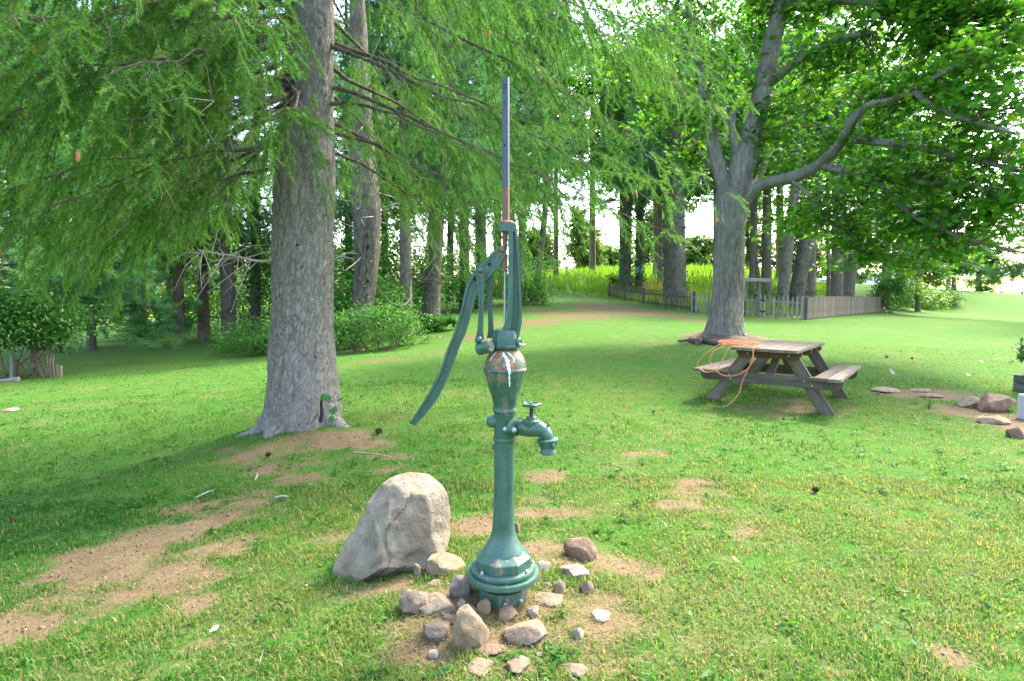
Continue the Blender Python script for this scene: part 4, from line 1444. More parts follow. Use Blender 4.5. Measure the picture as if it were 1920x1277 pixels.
# far rail fence at the end of the lawn
rf = thing('rail_fence', 'thin post and rail fence at the far end of the lawn', 'fence', ground_px(1858, 562))
FY = 92.0
xs = [at(q, 560, FY).x for q in (1858, 1877, 1916, 1955, 1994)]
for x in xs:
    z = gz(x, FY)
    board('post', (x, FY, z - .1), (x, FY, z + 1.15), .2, .2, (1, 0, 0), M['fence_wood'], rf)
for a_, b_ in zip(xs[:-1], xs[1:]):
    for h_ in (.5, 1.0):
        board('rail', (a_, FY - .12, gz(a_, FY) + h_), (b_, FY - .12, gz(b_, FY) + h_), .12, .05, zt, M['fence_wood_pale'], rf)

# ------------------------------------------------------------------ planter and white board at the right edge
pl = at(1905, 742, 8.15) - Vector((0, .5, 0))
pz_ = gz(pl.x, pl.y)
planter = thing('wooden_planter', 'dark grey timber raised bed with leafy plant at the right edge', 'planter', (pl.x + .5, pl.y, pz_))
hb = at(1905, 702, 8.15).z - pz_
nb_ = 2
for k in range(nb_):
    zc = pz_ + hb * (k + .5) / nb_
    for (a_, b_, Yv) in (((pl.x, pl.y - .02, zc), (pl.x + 1.2, pl.y - .02, zc), zt), ((pl.x, pl.y + .5, zc), (pl.x + 1.2, pl.y + .5, zc), zt),
                         ((pl.x - .022, pl.y - .04, zc), (pl.x - .022, pl.y + .52, zc), zt), ((pl.x + 1.222, pl.y - .04, zc), (pl.x + 1.222, pl.y + .52, zc), zt)):
        board('plank', a_, b_, hb / nb_ - .006, .04, Yv, M['planter_wood'], planter)
Acc().box((pl.x + .6, pl.y + .24, pz_ + hb * .42), (1.18, .44, hb * .8)).build('soil', M['mulch'], planter)
wb = at(1912, 801, 6.4)
wbz = gz(wb.x, wb.y)
white = thing('white_board', 'white painted timber post on a dark stone at the right edge', 'post', (wb.x + .1, wb.y, wbz))
ztop = at(1912, 740, 6.4).z
zmid_ = at(1912, 787, 6.4).z
zl = at(1912, 801, 6.4).z
board('upper_board', (wb.x + .12, wb.y, zmid_ + .004), (wb.x + .12, wb.y, ztop), .24, .12, (1, 0, 0), M['white_paint'], white, .006)
board('lower_board', (wb.x + .13, wb.y - .01, zl - .08), (wb.x + .13, wb.y - .01, zmid_), .25, .14, (1, 0, 0), M['white_paint'], white, .006)

# stakes, post and rail by the bush on the left
def stake(px, py0, py1, w, Y, mat, label, group='stakes by the bush'):
    t_, b_ = at(px, py0, Y), at(px, py1, Y)
    z = gz(b_.x, b_.y)
    o = board('stake', (b_.x, b_.y, z - .08), (t_.x, t_.y, max(t_.z, z + .25)), w, w, (1, 0, 0), mat, None, .006)
    tag(o, label, 'stake', group)


YB = ground_px(25, 712).y
stake(22, 668, 716, .05, YB, M['fence_wood'], 'pale grey garden post standing under the bush by the rail')
stake(30, 672, 712, .06, YB + .3, M['fence_wood_dark'], 'dark post close behind the pale grey garden post')
stake(98, 688, 712, .05, YB + .2, M['fence_wood_dark'], 'short dark stake right of the bush stems')
stake(105, 691, 708, .06, YB + .4, M['fence_wood_dark'], 'thick dark stump stake next to the pale stake')
stake(114, 691, 716, .05, YB, M['fence_wood_pale'], 'short pale stake standing furthest right of the bush')
q0_, q1_ = at(-40, 722, YB - .25), at(36, 711, YB - .25)
o = board('timber_rail', q0_, q1_, .10, .08, zt, M['fence_wood'], None, .01)
tag(o, 'grey timber rail lying at the foot of the bush', 'rail')

# ------------------------------------------------------------------ foliage builders
def needles(P, D, L, per, nl, nw, rnd, v=None, spread=.85):
    """fine triangular needles set round twigs: start P, direction D, length L"""
    P, D = np.asarray(P, float), unit(np.asarray(D, float))
    n = len(P)
    L = np.broadcast_to(L, (n,))
    if v is None:
        v = rnd.rand(n)
    t = rnd.rand(n, per)
    base = P[:, None] + D[:, None] * (t * L[:, None])[..., None]
    rv = unit(rnd.randn(n, per, 3))
    rv = unit(rv - (rv * D[:, None]).sum(-1, keepdims=True) * D[:, None])
    nd = unit(D[:, None] * (.62 + .3 * rnd.rand(n, per, 1)) + rv * spread)
    ln = nl * (.7 + .6 * rnd.rand(n, per, 1))
    side = unit(np.cross(nd, unit(rnd.randn(n, per, 3)))) * nw * .5
    tip = base + nd * ln
    V = np.stack([base - side, base + side, tip], 2).reshape(-1, 3)
    F = np.arange(len(V)).reshape(-1, 3)
    vv = np.clip(np.repeat(np.clip(v, 0, 1), per) + rnd.uniform(-.12, .12, n * per), 0, 1)
    return V, F, np.repeat(vv, 3)


def leaves(P, Nrm, size, rnd, v=None, kind='maple', droop=.35):
    """leaf blades of a few triangles each, hanging off P"""
    P = np.asarray(P, float)
    n = len(P)
    if v is None:
        v = rnd.rand(n)
    size = np.broadcast_to(size, (n,)) * rnd.uniform(.7, 1.25, n)
    nr = unit(np.asarray(Nrm, float) + rnd.randn(n, 3) * .45)
    ax_ = unit(np.cross(nr, unit(rnd.randn(n, 3))))
    ax_ = unit(ax_ + np.array([0, 0, -droop]))
    sd = unit(np.cross(nr, ax_))
    nr = np.cross(ax_, sd)
    if kind == 'maple':      # lobed outline
        o = np.array([(0, 0, 0), (.34, -.42, -.05), (.50, -.20, 0), (.72, -.46, -.06), (.70, -.14, .02), (1.08, 0, -.08), (.70, .14, .02), (.72, .46, -.06), (.50, .20, 0), (.34, .42, -.05)])
        T_ = np.array([(0, 1, 2), (2, 3, 4), (4, 5, 6), (6, 7, 8), (8, 9, 0), (0, 2, 8), (2, 4, 8), (4, 6, 8)])
    else:                    # pointed oval
        o = np.array([(0, 0, 0), (.35, -.26, .05), (1.0, 0, -.08), (.35, .26, .05)])
        T_ = np.array([(0, 1, 2), (0, 2, 3)])
    V = P[:, None] + size[:, None, None] * (o[None, :, :1] * ax_[:, None] + o[None, :, 1:2] * sd[:, None] + o[None, :, 2:] * nr[:, None])
    k = len(o)
    F = (np.arange(n)[:, None, None] * k + T_[None]).reshape(-1, 3)
    return V.reshape(-1, 3), F, np.repeat(np.clip(v, 0, 1), k)


def trunk_mesh(acc, path, rad, n=28, rough=.05, seed=0, fr=6.0, flare=None, m=60, bark=None):
    """a bark-rough stem; flare = (height, amount, lobes) widens the base into roots"""
    P = bez(path, m)
    rd = np.interp(np.linspace(0, 1, m), np.linspace(0, 1, len(rad)), rad)
    T_ = unit(np.gradient(P, axis=0))
    U = unit(np.cross(T_, np.array([0, 1.0, 0.02])))
    W = np.cross(T_, U)
    th = np.arange(n) / n * 2 * math.pi
    V = []
    hgt = P[:, 2] - P[0, 2]
    for i in range(m):
        r_ = np.full(n, rd[i])
        q = np.stack([np.cos(th) * fr * rd[i] * 2, np.sin(th) * fr * rd[i] * 2, np.full(n, hgt[i] * fr * .45)], -1)
        r_ = r_ * (1 + rough * (fbm(q * 1.0, 3, seed) + .5 * fbm(q * 3.1, 2, seed + 3)) * 1.4)
        if bark:       # (amplitude, cells round per metre, cells along per metre): plates or furrows standing proud
            c3 = np.stack([np.cos(th) * rd[i] * bark[1], np.sin(th) * rd[i] * bark[1], np.full(n, hgt[i] * bark[2])], -1)
            c3 = c3 + .7 * np.stack([fbm(c3 * .7, 2, seed + 7), fbm(c3 * .7, 2, seed + 8), fbm(c3 * .7, 2, seed + 9)], -1)
            rdg = np.abs(vnoise(c3, seed + 11)) * 1.6 + .6 * np.abs(vnoise(c3 * 2.3, seed + 12))
            r_ = r_ + bark[0] * (np.clip(rdg, 0, .8) - .5)
        if flare:
            k = math.exp(-max(0, hgt[i]) / flare[0])
            r_ = r_ * (1 + flare[1] * k * (1 + .55 * np.cos(th * flare[2] + seed) + .3 * np.cos(th * (flare[2] + 2) + 1.3 * seed)))
        V.append(P[i] + r_[:, None] * (np.cos(th)[:, None] * U[i] + np.sin(th)[:, None] * W[i]))
    V = np.concatenate(V)
    i, j = np.meshgrid(np.arange(m - 1), np.arange(n), indexing='ij')
    F = np.stack([i * n + j, i * n + (j + 1) % n, (i + 1) * n + (j + 1) % n, (i + 1) * n + j], -1).reshape(-1, 4)
    acc.add(V, F)
    return P, rd


# ------------------------------------------------------------------ the big spruce
rn = np.random.RandomState(4)
sx, sy = SPRUCE
sz = gz(sx, sy)
spruce = thing('spruce_tree', 'massive grey barked spruce with drooping boughs, standing left of the pump', 'tree', (sx, sy, sz))
a = Acc()
tz = lambda py: at(570, py, sy).z
xs_ = lambda px, py: at(px, py, sy).x
# lower trunk, its outline read at several heights
hts = [(835, 557, 62), (812, 561, 62), (780, 568, 64), (740, 569, 63), (690, 568, 60), (640, 567, 57), (558, 567, 54), (433, 569, 53), (350, 571, 53), (290, 573, 51)]
path = [(xs_(p, y), sy, tz(y)) for y, p, w in hts]
path[0] = (path[0][0], sy, sz - .12)
rad = [w * sy / FPX for y, p, w in hts]
trunk_mesh(a, path, rad, 150, .03, 3, 8.0, (.22, .17, 5), 290, (.026, 17, 7))
trunk = a.build('trunk', M['spruce_bark'], spruce, True, None)
a = Acc()
p_up = [(xs_(580, 300), sy - .02, tz(300)), (xs_(588, 200), sy - .03, tz(200)), (xs_(589, 100), sy - .03, tz(100)), (xs_(590, 0), sy - .02, tz(0)), (xs_(588, 0), sy, 6.5), (xs_(588, 0), sy + .1, 10.5)]
trunk_mesh(a, p_up, [.245, .195, .188, .182, .15, .07], 90, .03, 5, 8.0, None, 220, (.016, 19, 8))
a.build('upper_trunk', M['spruce_bark'], spruce, True, None)
a = Acc()
p_b = [(xs_(552, 330), sy + .10, tz(330)), (xs_(540, 250), sy + .17, tz(250)), (xs_(538, 100), sy + .22, tz(100)), (xs_(537, 0), sy + .25, tz(0)), (xs_(535, 0), sy + .3, 7.0)]
trunk_mesh(a, p_b, [.20, .15, .125, .11, .07], 40, .04, 6, 8.0, None, 80)
a.build('second_stem', M['dark_bark'], spruce, True, None)  # same tree; the shade on this rear stem is painted as darker bark
# surface roots
for k, (dx, dy, ln) in enumerate([(-.80, -.45, .36), (.88, -.36, .36), (-.8, .3, .3), (-.35, -.9, .26)]):
    d2 = unit(np.array([dx, dy]))
    ts = np.linspace(0, 1, 9)
    pp = [(sx + d2[0] * (.30 + t * ln) + .03 * math.sin(t * 5 + k), sy + d2[1] * (.30 + t * ln), 0) for t in ts]
    pp = [(x, y, gz(x, y) + .045 * (1 - t) ** 1.3 - .05) for (x, y, _), t in zip(pp, ts)]
    Acc().tube(pp, .095 * (1 - ts) ** .6 + .02, 12).build('root', M['spruce_bark'], spruce, True)
# hollow at the foot of the trunk, with an ivy leaf
q = at(602, 768, sy - .365)
a = Acc()
a.prism([(-.020, -.12), (.012, -.13), (.022, -.05), (.008, .05), (.010, .12), (-.004, .15), (-.016, .05), (-.008, -.03)], -.02, .004, (np.array(q), np.array([1, 0, 0]), np.array([0, .25, .97]), np.array([0, -1, .2])))
a.build('bark_hollow', M['black'], spruce, True)  # not carved: a black slab stands for the dark inside
for (hx, hy, w_, h_) in [(557, 459, .008, .012), (566, 500, .004, .008), (590, 670, .007, .010)]:
    q = at(hx, hy, sy - .30)
    Acc().lathe([(-.03, max(w_, h_)), (0, max(w_, h_) * .9)], None, 10, axis=(q, (0, -1, 0))).build('knot_hole', M['black'], spruce, True)
iv = [at(612, 752, sy - .42), at(622, 745, sy - .42), at(616, 768, sy - .42), at(630, 762, sy - .40), at(620, 790, sy - .45), at(636, 752, sy - .38), at(626, 780, sy - .44)]
for q in iv:
    Vv, Ff, Aa = leaves([q], [(0, -1, .3)], .085, rn, np.array([.6]), 'maple', .2)
    mesh_np('ivy_leaf', Vv, Ff, M['ivy_leaf'], spruce, {'v': Aa})

tw, dead, branch_curves = Acc(), Acc(), []
TP, TD, TL_, TV = [], [], [], []
CONES = []


def limb(z0, az, L, slope, curl, r0=.024, side_amp=.15, dens=1.0, lenk=1.0, start=.22, name='bough'):
    d = np.array([math.cos(R(az)), math.sin(R(az)), 0])
    s_ = np.array([-d[1], d[0], 0])
    m_ = 16
    t = np.linspace(0, 1, m_)
    w1, w2 = rn.uniform(0, 6.3), rn.uniform(.5, 1)
    bow = side_amp * np.sin(t * 2.6 * w2 + w1) - side_amp * math.sin(w1)
    P = np.array([sx + (.07 if z0 > 3.3 else 0), sy, 0]) + d * (t * L)[:, None] + s_ * bow[:, None] * .6
    P[:, 2] = z0 + L * (slope * t * rn.uniform(.75, 1.15) - rn.uniform(.02, .2) * t * t + curl * np.clip(t - .7, 0, 1) ** 2 * 3) + .03 * np.cumsum(rn.randn(m_))
    rad_ = r0 * (.30 * (1 - t) + .5 * (1 - t) ** 4) + .0025
    Acc().tube(P, rad_, 7).build(name, M['pine_bark'], spruce, True)
    Tn = unit(np.gradient(P, axis=0))
    nb = int(L * 21 * dens)
    for k in range(nb):
        u = start + (1 - start) * (k + rn.rand()) / nb
        i = min(m_ - 2, int(u * (m_ - 1)))
        f = u * (m_ - 1) - i
        q = P[i] * (1 - f) + P[i + 1] * f
        sg = 1 if k % 2 else -1
        ln = lenk * (.25 + .75 * math.sin(math.pi * min(1, .25 + .72 * u)) ** 1.0) * rn.uniform(.45, 1.0) * .85
        out = Tn[i] * rn.uniform(.3, .9) + s_ * sg * rn.uniform(.25, 1.0) + np.array([0, 0, rn.uniform(-.5, .1)])
        out = unit(out)
        g_ = rn.uniform(.1, .8) if rn.rand() < .55 else rn.uniform(.8, 1.7)
        nseg = 5
        tt = np.linspace(0, 1, nseg)
        pp = q + out * (ln * tt)[:, None] * .8
        pp[:, 2] -= ln * g_ * tt ** 1.6 * .75
        pp += np.cumsum(rn.randn(nseg, 3) * .012, 0)
        # keep clear of the pump and of the view right in front of it
        if pp[-1][1] < 3.35 and pp[-1][0] > -2.2:
            continue
        tw.tube(pp, .0034 * (1 - tt) + .0012, 3, cap=False)
        bare = (u < .38 and rn.rand() < .55) or rn.rand() < .07
        if bare:
            for _ in range(3):
                q2 = pp[rn.randint(1, nseg)]
                e = unit(rn.randn(3) + np.array([0, 0, -.8])) * rn.uniform(.12, .38)
                bend = rn.randn(3) * .05
                dead.tube(np.array([q2, q2 + e * .5 + bend, q2 + e]), [.0022, .0017, .0010], 3, cap=False)
            continue
        if rn.rand() < .035 and u > .55:
            CONES.append(pp[-1])
        nt_ = max(4, int(ln / .055))
        uu = (np.arange(nt_) + rn.rand(nt_)) / nt_
        idx = np.minimum(nseg - 2, (uu * (nseg - 1)).astype(int))
        ff = (uu * (nseg - 1) - idx)[:, None]
        q3 = pp[idx] * (1 - ff) + pp[idx + 1] * ff
        td = unit(pp[idx + 1] - pp[idx])
        sd = unit(np.cross(td, rn.randn(nt_, 3)))
        sgn_ = np.where(np.arange(nt_) % 2, 1.0, -1.0)[:, None]
        flat_ = unit(np.cross(td, np.array([0, 0, 1.0])) + 1e-6)
        dirs = unit(td * .8 + flat_ * sgn_ * rn.uniform(.5, 1.0, (nt_, 1)) + sd * .3 + np.array([0, 0, -.22]))
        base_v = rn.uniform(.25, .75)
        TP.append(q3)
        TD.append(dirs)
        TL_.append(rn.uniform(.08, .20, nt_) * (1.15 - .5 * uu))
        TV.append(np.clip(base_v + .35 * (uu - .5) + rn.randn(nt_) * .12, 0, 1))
        # the leader of the branchlet is needled too
        TP.append(pp[1:-1]); TD.append(np.diff(pp, axis=0)[1:]); TL_.append(np.linalg.norm(np.diff(pp, axis=0)[1:], axis=1)); TV.append(np.full(nseg - 2, base_v))


# right hand boughs, sweeping down past the pump's rod
for z0, az, L, sl in [(4.55, 8, 4.4, -.34), (4.05, 22, 4.2, -.34), (3.98, -12, 3.7, -.33), (3.72, 40, 3.8, -.30), (3.62, 4, 3.9, -.36), (3.36, -22, 2.6, -.32), (3.30, 28, 3.6, -.34), (3.12, 12, 3.0, -.36),
                      (4.75, -28, 3.2, -.30), (4.95, 30, 4.4, -.28), (5.25, 2, 4.2, -.30), (5.4, 50, 4.0, -.26), (5.0, -8, 4.3, -.30), (2.95, 45, 2.6, -.32), (5.7, 18, 4.3, -.32), (5.9, -18, 3.9, -.32), (4.3, 60, 3.6, -.25), (6.3, 8, 4.0, -.34), (4.5, -40, 2.3, -.2), (5.5, 10, 4.6, -.20), (5.8, 26, 4.8, -.20), (5.2, 16, 4.9, -.22), (6.0, 38, 4.6, -.2)]:
    limb(z0, az, L, sl, .10, .036, .30, .38, 1.0, .2)
# left and near-left boughs
for z0, az, L, sl in [(4.6, 190, 4.4, -.34), (4.1, 205, 4.2, -.34), (3.7, 175, 4.0, -.34), (3.5, 215, 3.6, -.36), (3.2, 195, 3.6, -.32), (3.0, 170, 3.4, -.30), (2.85, 205, 2.7, -.26),
                      (4.2, 228, 3.6, -.34), (4.6, 240, 3.2, -.36), (3.85, 238, 2.9, -.36), (4.9, 222, 3.8, -.36), (4.3, 252, 2.7, -.34), (4.8, 262, 2.6, -.36), (3.9, 262, 2.3, -.34), (4.5, 275, 2.3, -.36), (4.0, 280, 1.9, -.34), (5.1, 250, 2.9, -.36), (5.2, 205, 4.3, -.34),
                      (5.3, 185, 4.6, -.3), (3.4, 246, 2.1, -.34), (3.5, 270, 1.7, -.30), (3.3, 160, 3.4, -.28), (4.4, 165, 4.0, -.3), (2.75, 186, 2.6, -.2), (3.9, 194, 4.2, -.38), (4.95, 288, 1.9, -.36), (3.35, 288, 1.3, -.3)]:
    limb(z0, az, L, sl, .12, .034, .32, .60, 1.1, .18)
# boughs at the back
for z0, az, L, sl in [(3.6, 75, 3.0, -.22), (4.2, 100, 3.2, -.22), (3.9, 125, 3.4, -.25), (4.9, 85, 3.4, -.22), (3.2, 140, 3.2, -.25), (4.8, 145, 3.8, -.25), (5.6, 120, 3.4, -.25), (5.6, 65, 3.6, -.25)]:
    limb(z0, az, L, sl, .1, .034, .2, .42, 1.0, .25)
TPc, TDc, TLc, TVc = np.concatenate(TP), np.concatenate(TD), np.concatenate(TL_), np.concatenate(TV)
ok_ = TPc[:, 2] < 4.9
hi_ = rn.rand(len(TPc)) < .22
sel = ok_ | hi_
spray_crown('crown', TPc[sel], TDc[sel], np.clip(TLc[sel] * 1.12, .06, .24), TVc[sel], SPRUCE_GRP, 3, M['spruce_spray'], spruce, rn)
NCROWN = int(sel.sum())
stuff(tw.build('twigs', M['twig'], spruce))
stuff(dead.build('dead_twigs', M['dead_twig'], spruce))
for q in CONES[:26]:
    a = Acc()
    a.lathe([(-.055, .004), (-.045, .009), (-.02, .012), (0, .011), (.012, .006)], None, 8, axis=(q, (rn.randn() * .15, rn.randn() * .15, 1)))
    a.build('cone', M['cone'], spruce, True)
# dead snag branch low on the left of the trunk
q0_ = at(516, 489, sy)
a = Acc()
main = bez([at(520, 489, sy - .1), at(480, 489, sy - .35), at(440, 480, sy - .5), at(400, 474, sy - .6), at(372, 468, sy - .7)], 14)
a.tube(main, np.linspace(.016, .004, 14), 6)
for k in range(26):
    i = rn.randint(2, 13)
    e = unit(np.array([rn.uniform(-1, .3), rn.uniform(-.6, .4), rn.uniform(-1, .4)])) * rn.uniform(.15, .5)
    a.tube(np.array([main[i], main[i] + e * .5 + rn.randn(3) * .03, main[i] + e + np.array([0, 0, -.05])]), [.005, .0035, .0015], 4, cap=False)
a.build('dead_branch', M['dead_twig'], spruce, True)
# strings hanging from the boughs
o = Acc().tube(bez([at(655, 205, sy + .2), at(640, 300, sy + .1), at(628, 400, sy), at(626, 500, sy), at(624, 600, sy), at(631, 640, sy)], 30), .003, 5).build('hanging_string', M['string'], None, True, origin=tuple(at(631, 640, sy)))
tag(o, 'grey string hanging straight down beside the spruce trunk', 'string')
o = Acc().tube(bez([at(650, 400, 8.5), at(690, 500, 9.5), at(720, 553, 10.5), at(742, 571, 11.5), at(760, 570, 13), at(771, 555, 15.5), at(768, 540, 18.6)], 30), .0045, 5).build('sagging_string', M['string'], None, True, origin=tuple(at(742, 571, 11.5)))
tag(o, 'pale string sagging in a loop between the spruce and the trunks behind', 'string')

# ------------------------------------------------------------------ the maple
rm = np.random.RandomState(9)
mx_, my_ = MAPLE
mz = gz(mx_, my_)
maple = thing('maple_tree', 'large forked maple with spreading leafy limbs behind the picnic table', 'tree', (mx_, my_, mz))


def mp(px, py, Y=my_):
    return np.array(at(px, py, Y))


a = Acc()
k_ = my_ / FPX
hts = [(640, 1358, 34), (615, 1359, 31), (590, 1361, 29), (540, 1366, 27.5), (480, 1368, 26), (430, 1369, 26), (390, 1372, 28), (360, 1377, 31)]
path = [mp(p, y) for y, p, w in hts]
path[0][2] = mz - .12
trunk_mesh(a, path, [w * k_ for y, p, w in hts], 100, .05, 12, 5.0, (.22, .30, 5), 170, (.045, 15, 2.2))
a.build('trunk', M['maple_bark'], maple, True, None)
LIMBS = []


def mlimb(pts, r0, r1, nm='limb', n=14, mt='maple_bark'):
    P = bez([mp(*q) for q in pts], 40)
    rd = np.linspace(r0 * k_, r1 * k_, 40)
    a = Acc()
    trunk_mesh(a, [mp(*q) for q in pts], np.linspace(r0, r1, 8) * k_, int(n * 1.5), .12, rm.randint(99), 6.0, None, 64, (.03 * min(1, r0 / 14), 13, 4))
    a.build(nm, M[mt], maple, True, None)
    LIMBS.append((P, rd))


mlimb([(1376, 385), (1392, 310), (1408, 250), (1428, 180), (1446, 90), (1462, 10), (1472, -80), (1490, -220)], 24, 9, n=28)
mlimb([(1366, 385), (1350, 320), (1336, 270), (1324, 190), (1306, 110), (1296, 40), (1280, -60)], 14, 5, n=22)
mlimb([(1384, 390, 13.9), (1410, 360, 13.7), (1440, 343, 13.4), (1490, 332, 12.8), (1535, 310, 12.4), (1568, 278, 12.0), (1598, 228, 11.6), (1625, 200, 11.4), (1672, 188, 11.0), (1712, 168, 10.7), (1800, 120, 10.0)], 12, 3, n=20)
mlimb([(1386, 300, 14), (1376, 262, 13.9), (1372, 232, 13.85), (1371, 207, 13.8)], 9, 7, 'snapped_stub')
mlimb([(1545, 312, 12.3), (1590, 322, 11.8), (1660, 332, 11.2), (1740, 342, 10.6), (1830, 350, 9.8), (1900, 380, 9.2)], 6, 2.2)
mlimb([(1600, 262, 11.7), (1640, 266, 11.3), (1700, 272, 10.8), (1780, 290, 10.2), (1860, 308, 9.6), (1960, 330, 9.0)], 6, 2.2)
mlimb([(1450, 150, 14), (1490, 118, 13.6), (1530, 95, 13.2), (1580, 72, 12.8), (1640, 60, 12.2)], 9, 3)
mlimb([(1470, 20, 14), (1500, 5, 13.6), (1580, 0, 13), (1680, 6, 12.2), (1760, 25, 11.6), (1850, 50, 10.8)], 9, 3)
mlimb([(1712, 170, 10.7), (1760, 205, 10.2), (1830, 230, 9.6), (1900, 250, 9.0)], 4, 1.8)
mlimb([(1330, 230), (1290, 200, 14.2), (1250, 150, 14.5), (1210, 130, 14.8)], 6, 2)
mlimb([(1350, 320), (1320, 300, 14.5), (1290, 250, 15), (1260, 220, 15.4)], 5, 2)
mlimb([(1480, 335, 12.9), (1520, 370, 12.3), (1560, 420, 11.8), (1600, 460, 11.4), (1660, 480, 11)], 4, 1.5)
mlimb([(1640, 330, 11.3), (1680, 380, 10.8), (1740, 420, 10.2), (1820, 450, 9.6), (1900, 470, 9.2)], 3.5, 1.5)
mlimb([(1395, 372, 14.3), (1425, 330, 15.2), (1460, 250, 16), (1510, 180, 16.5)], 8, 3)
tipx = mp(1371, 203, 13.8)
a = Acc()
for k in range(5):
    a.add(np.array([tipx + rm.randn(3) * .02 + [0, 0, -.12], tipx + rm.randn(3) * .02 + [.06, 0, -.12], tipx + [rm.uniform(-.05, .05), 0, rm.uniform(.05, .22)]]), [(0, 1, 2)])
# leafy lobes: (px, py, depth, half width, half depth, half height, branchlets)
LOBES = [(1200, -30, 14.5, 1.3, 1.2, .9, 16), (1300, -40, 14.4, 1.3, 1.2, .9, 16), (1400, -50, 14.2, 1.3, 1.2, .9, 16), (1500, -50, 13.8, 1.3, 1.2, .9, 16), (1600, -50, 13.2, 1.3, 1.2, .9, 16), (1700, -40, 12.4, 1.3, 1.2, .9, 18), (1800, -30, 11.6, 1.3, 1.2, .9, 18), (1900, -20, 10.8, 1.2, 1.2, .9, 18), (1740, 110, 12.5, 1.3, 1.2, .8, 16), (1850, 30, 11.5, 1.2, 1.1, .8, 16), (1600, 20, 14.5, 1.5, 1.2, 1.0, 16), (1180, 90, 14.8, 1.1, 1.2, .9, 12), (1250, 60, 14.5, 1.3, 1.2, 1.1, 16), (1230, 200, 14.5, 1.0, 1.2, .9, 14), (1330, 120, 14.2, 1.2, 1.2, 1.1, 16), (1300, 250, 14.3, .9, 1.0, .7, 14), (1420, 40, 14.5, 1.3, 1.3, 1.2, 18), (1390, 190, 14.6, .9, 1.0, .6, 10),
         (1540, 40, 13.5, 1.3, 1.3, 1.0, 18), (1500, 190, 13.6, 1.0, 1.2, .8, 16), (1660, 60, 12.5, 1.3, 1.2, .9, 18), (1780, 70, 11.3, 1.3, 1.2, .9, 20), (1880, 90, 10.3, 1.1, 1.1, .9, 20), (1600, 150, 13.0, 1.0, 1.0, .7, 14),
         (1540, 265, 13.2, 1.0, 1.0, .6, 16), (1450, 270, 13.6, .7, .9, .6, 10), (1700, 180, 11.3, 1.0, 1.0, .7, 18), (1800, 170, 10.4, 1.0, 1.0, .7, 20), (1880, 200, 9.8, 1.0, 1.0, .8, 22), (1640, 240, 11.8, .9, 1.0, .6, 16),
         (1620, 350, 11.6, 1.0, 1.0, .55, 18), (1720, 300, 10.9, 1.0, 1.0, .6, 18), (1820, 320, 10.2, 1.0, 1.0, .6, 20), (1900, 310, 9.4, .9, 1.0, .7, 20), (1560, 400, 12.0, .9, .9, .5, 16), (1650, 430, 11.4, .9, .9, .5, 18),
         (1750, 410, 10.6, .9, .9, .5, 18), (1850, 420, 9.9, .9, .9, .5, 18), (1480, 435, 12.8, .8, .8, .35, 9), (1720, 490, 10.8, .8, .7, .25, 10), (1610, 485, 11.6, .7, .7, .3, 9), (1820, 480, 10.2, .7, .7, .25, 10), (1910, 400, 9.3, .7, .8, .6, 14),
         (1560, 120, 15.5, 1.6, 1.2, 1.4, 14), (1690, 220, 14.0, 1.6, 1.2, 1.4, 14), (1800, 250, 13.0, 1.5, 1.2, 1.4, 14), (1480, 330, 15.5, 1.0, 1.0, .5, 6), (1400, 110, 15.8, 1.6, 1.2, 1.4, 14), (1270, 330, 15, .7, .8, .4, 7), (1350, 10, 15, 1.6, 1.2, 1, 12), (1760, 350, 13, 1.3, 1.2, .9, 14), (1900, 150, 12, 1.4, 1.2, 1.2, 14)]
limbP = np.concatenate([q[0] for q in LIMBS])
LP, LN, LV, LS = [], [], [], []
mt_ = Acc()
for (px, py, Y, rx, ry, rz_, nbr) in LOBES:
    c_ = mp(px, py, Y)
    for k in range(nbr):
        e = unit(rm.randn(3)) * rm.rand() ** .4
        tip = c_ + e * np.array([rx, ry, rz_])
        j = np.argmin(((limbP - (c_ * .35 + tip * .65)) ** 2).sum(1) + rm.rand(len(limbP)) * .4)
        st_ = limbP[j]
        mid = st_ * .5 + tip * .5 + rm.randn(3) * .12 + np.array([0, 0, .10])
        P = bez([st_, mid, tip], 9)
        mt_.tube(P[::2], np.linspace(.016, .004, 5), 3, cap=False)
        bv = rm.uniform(.2, .8)
        for i in range(3, 9):
            if np.linalg.norm(P[i] - tip) > 1.3:
                continue
            nl = rm.randint(6, 12) if px < 1560 or py < 130 else rm.randint(3, 9)
            d3 = rm.randn(nl, 3) * np.array([.20, .20, .11])
            LP.append(P[i] + d3)
            LN.append(np.tile([0, 0, 1.0], (nl, 1)))
            LV.append(np.clip(bv + rm.randn(nl) * .2, 0, 1))
            LS.append(rm.uniform(.09, .17, nl))
LPc = np.concatenate(LP)
A2 = Acc()
A2.add(*leaves(LPc, np.concatenate(LN), np.concatenate(LS), rm, np.concatenate(LV), 'maple', .35))
stuff(A2.build('crown', M['maple_leaf'], maple))
stuff(mt_.build('twigs', M['twig'], maple))
NMAPLE = sum(len(f) for f in A2.F)
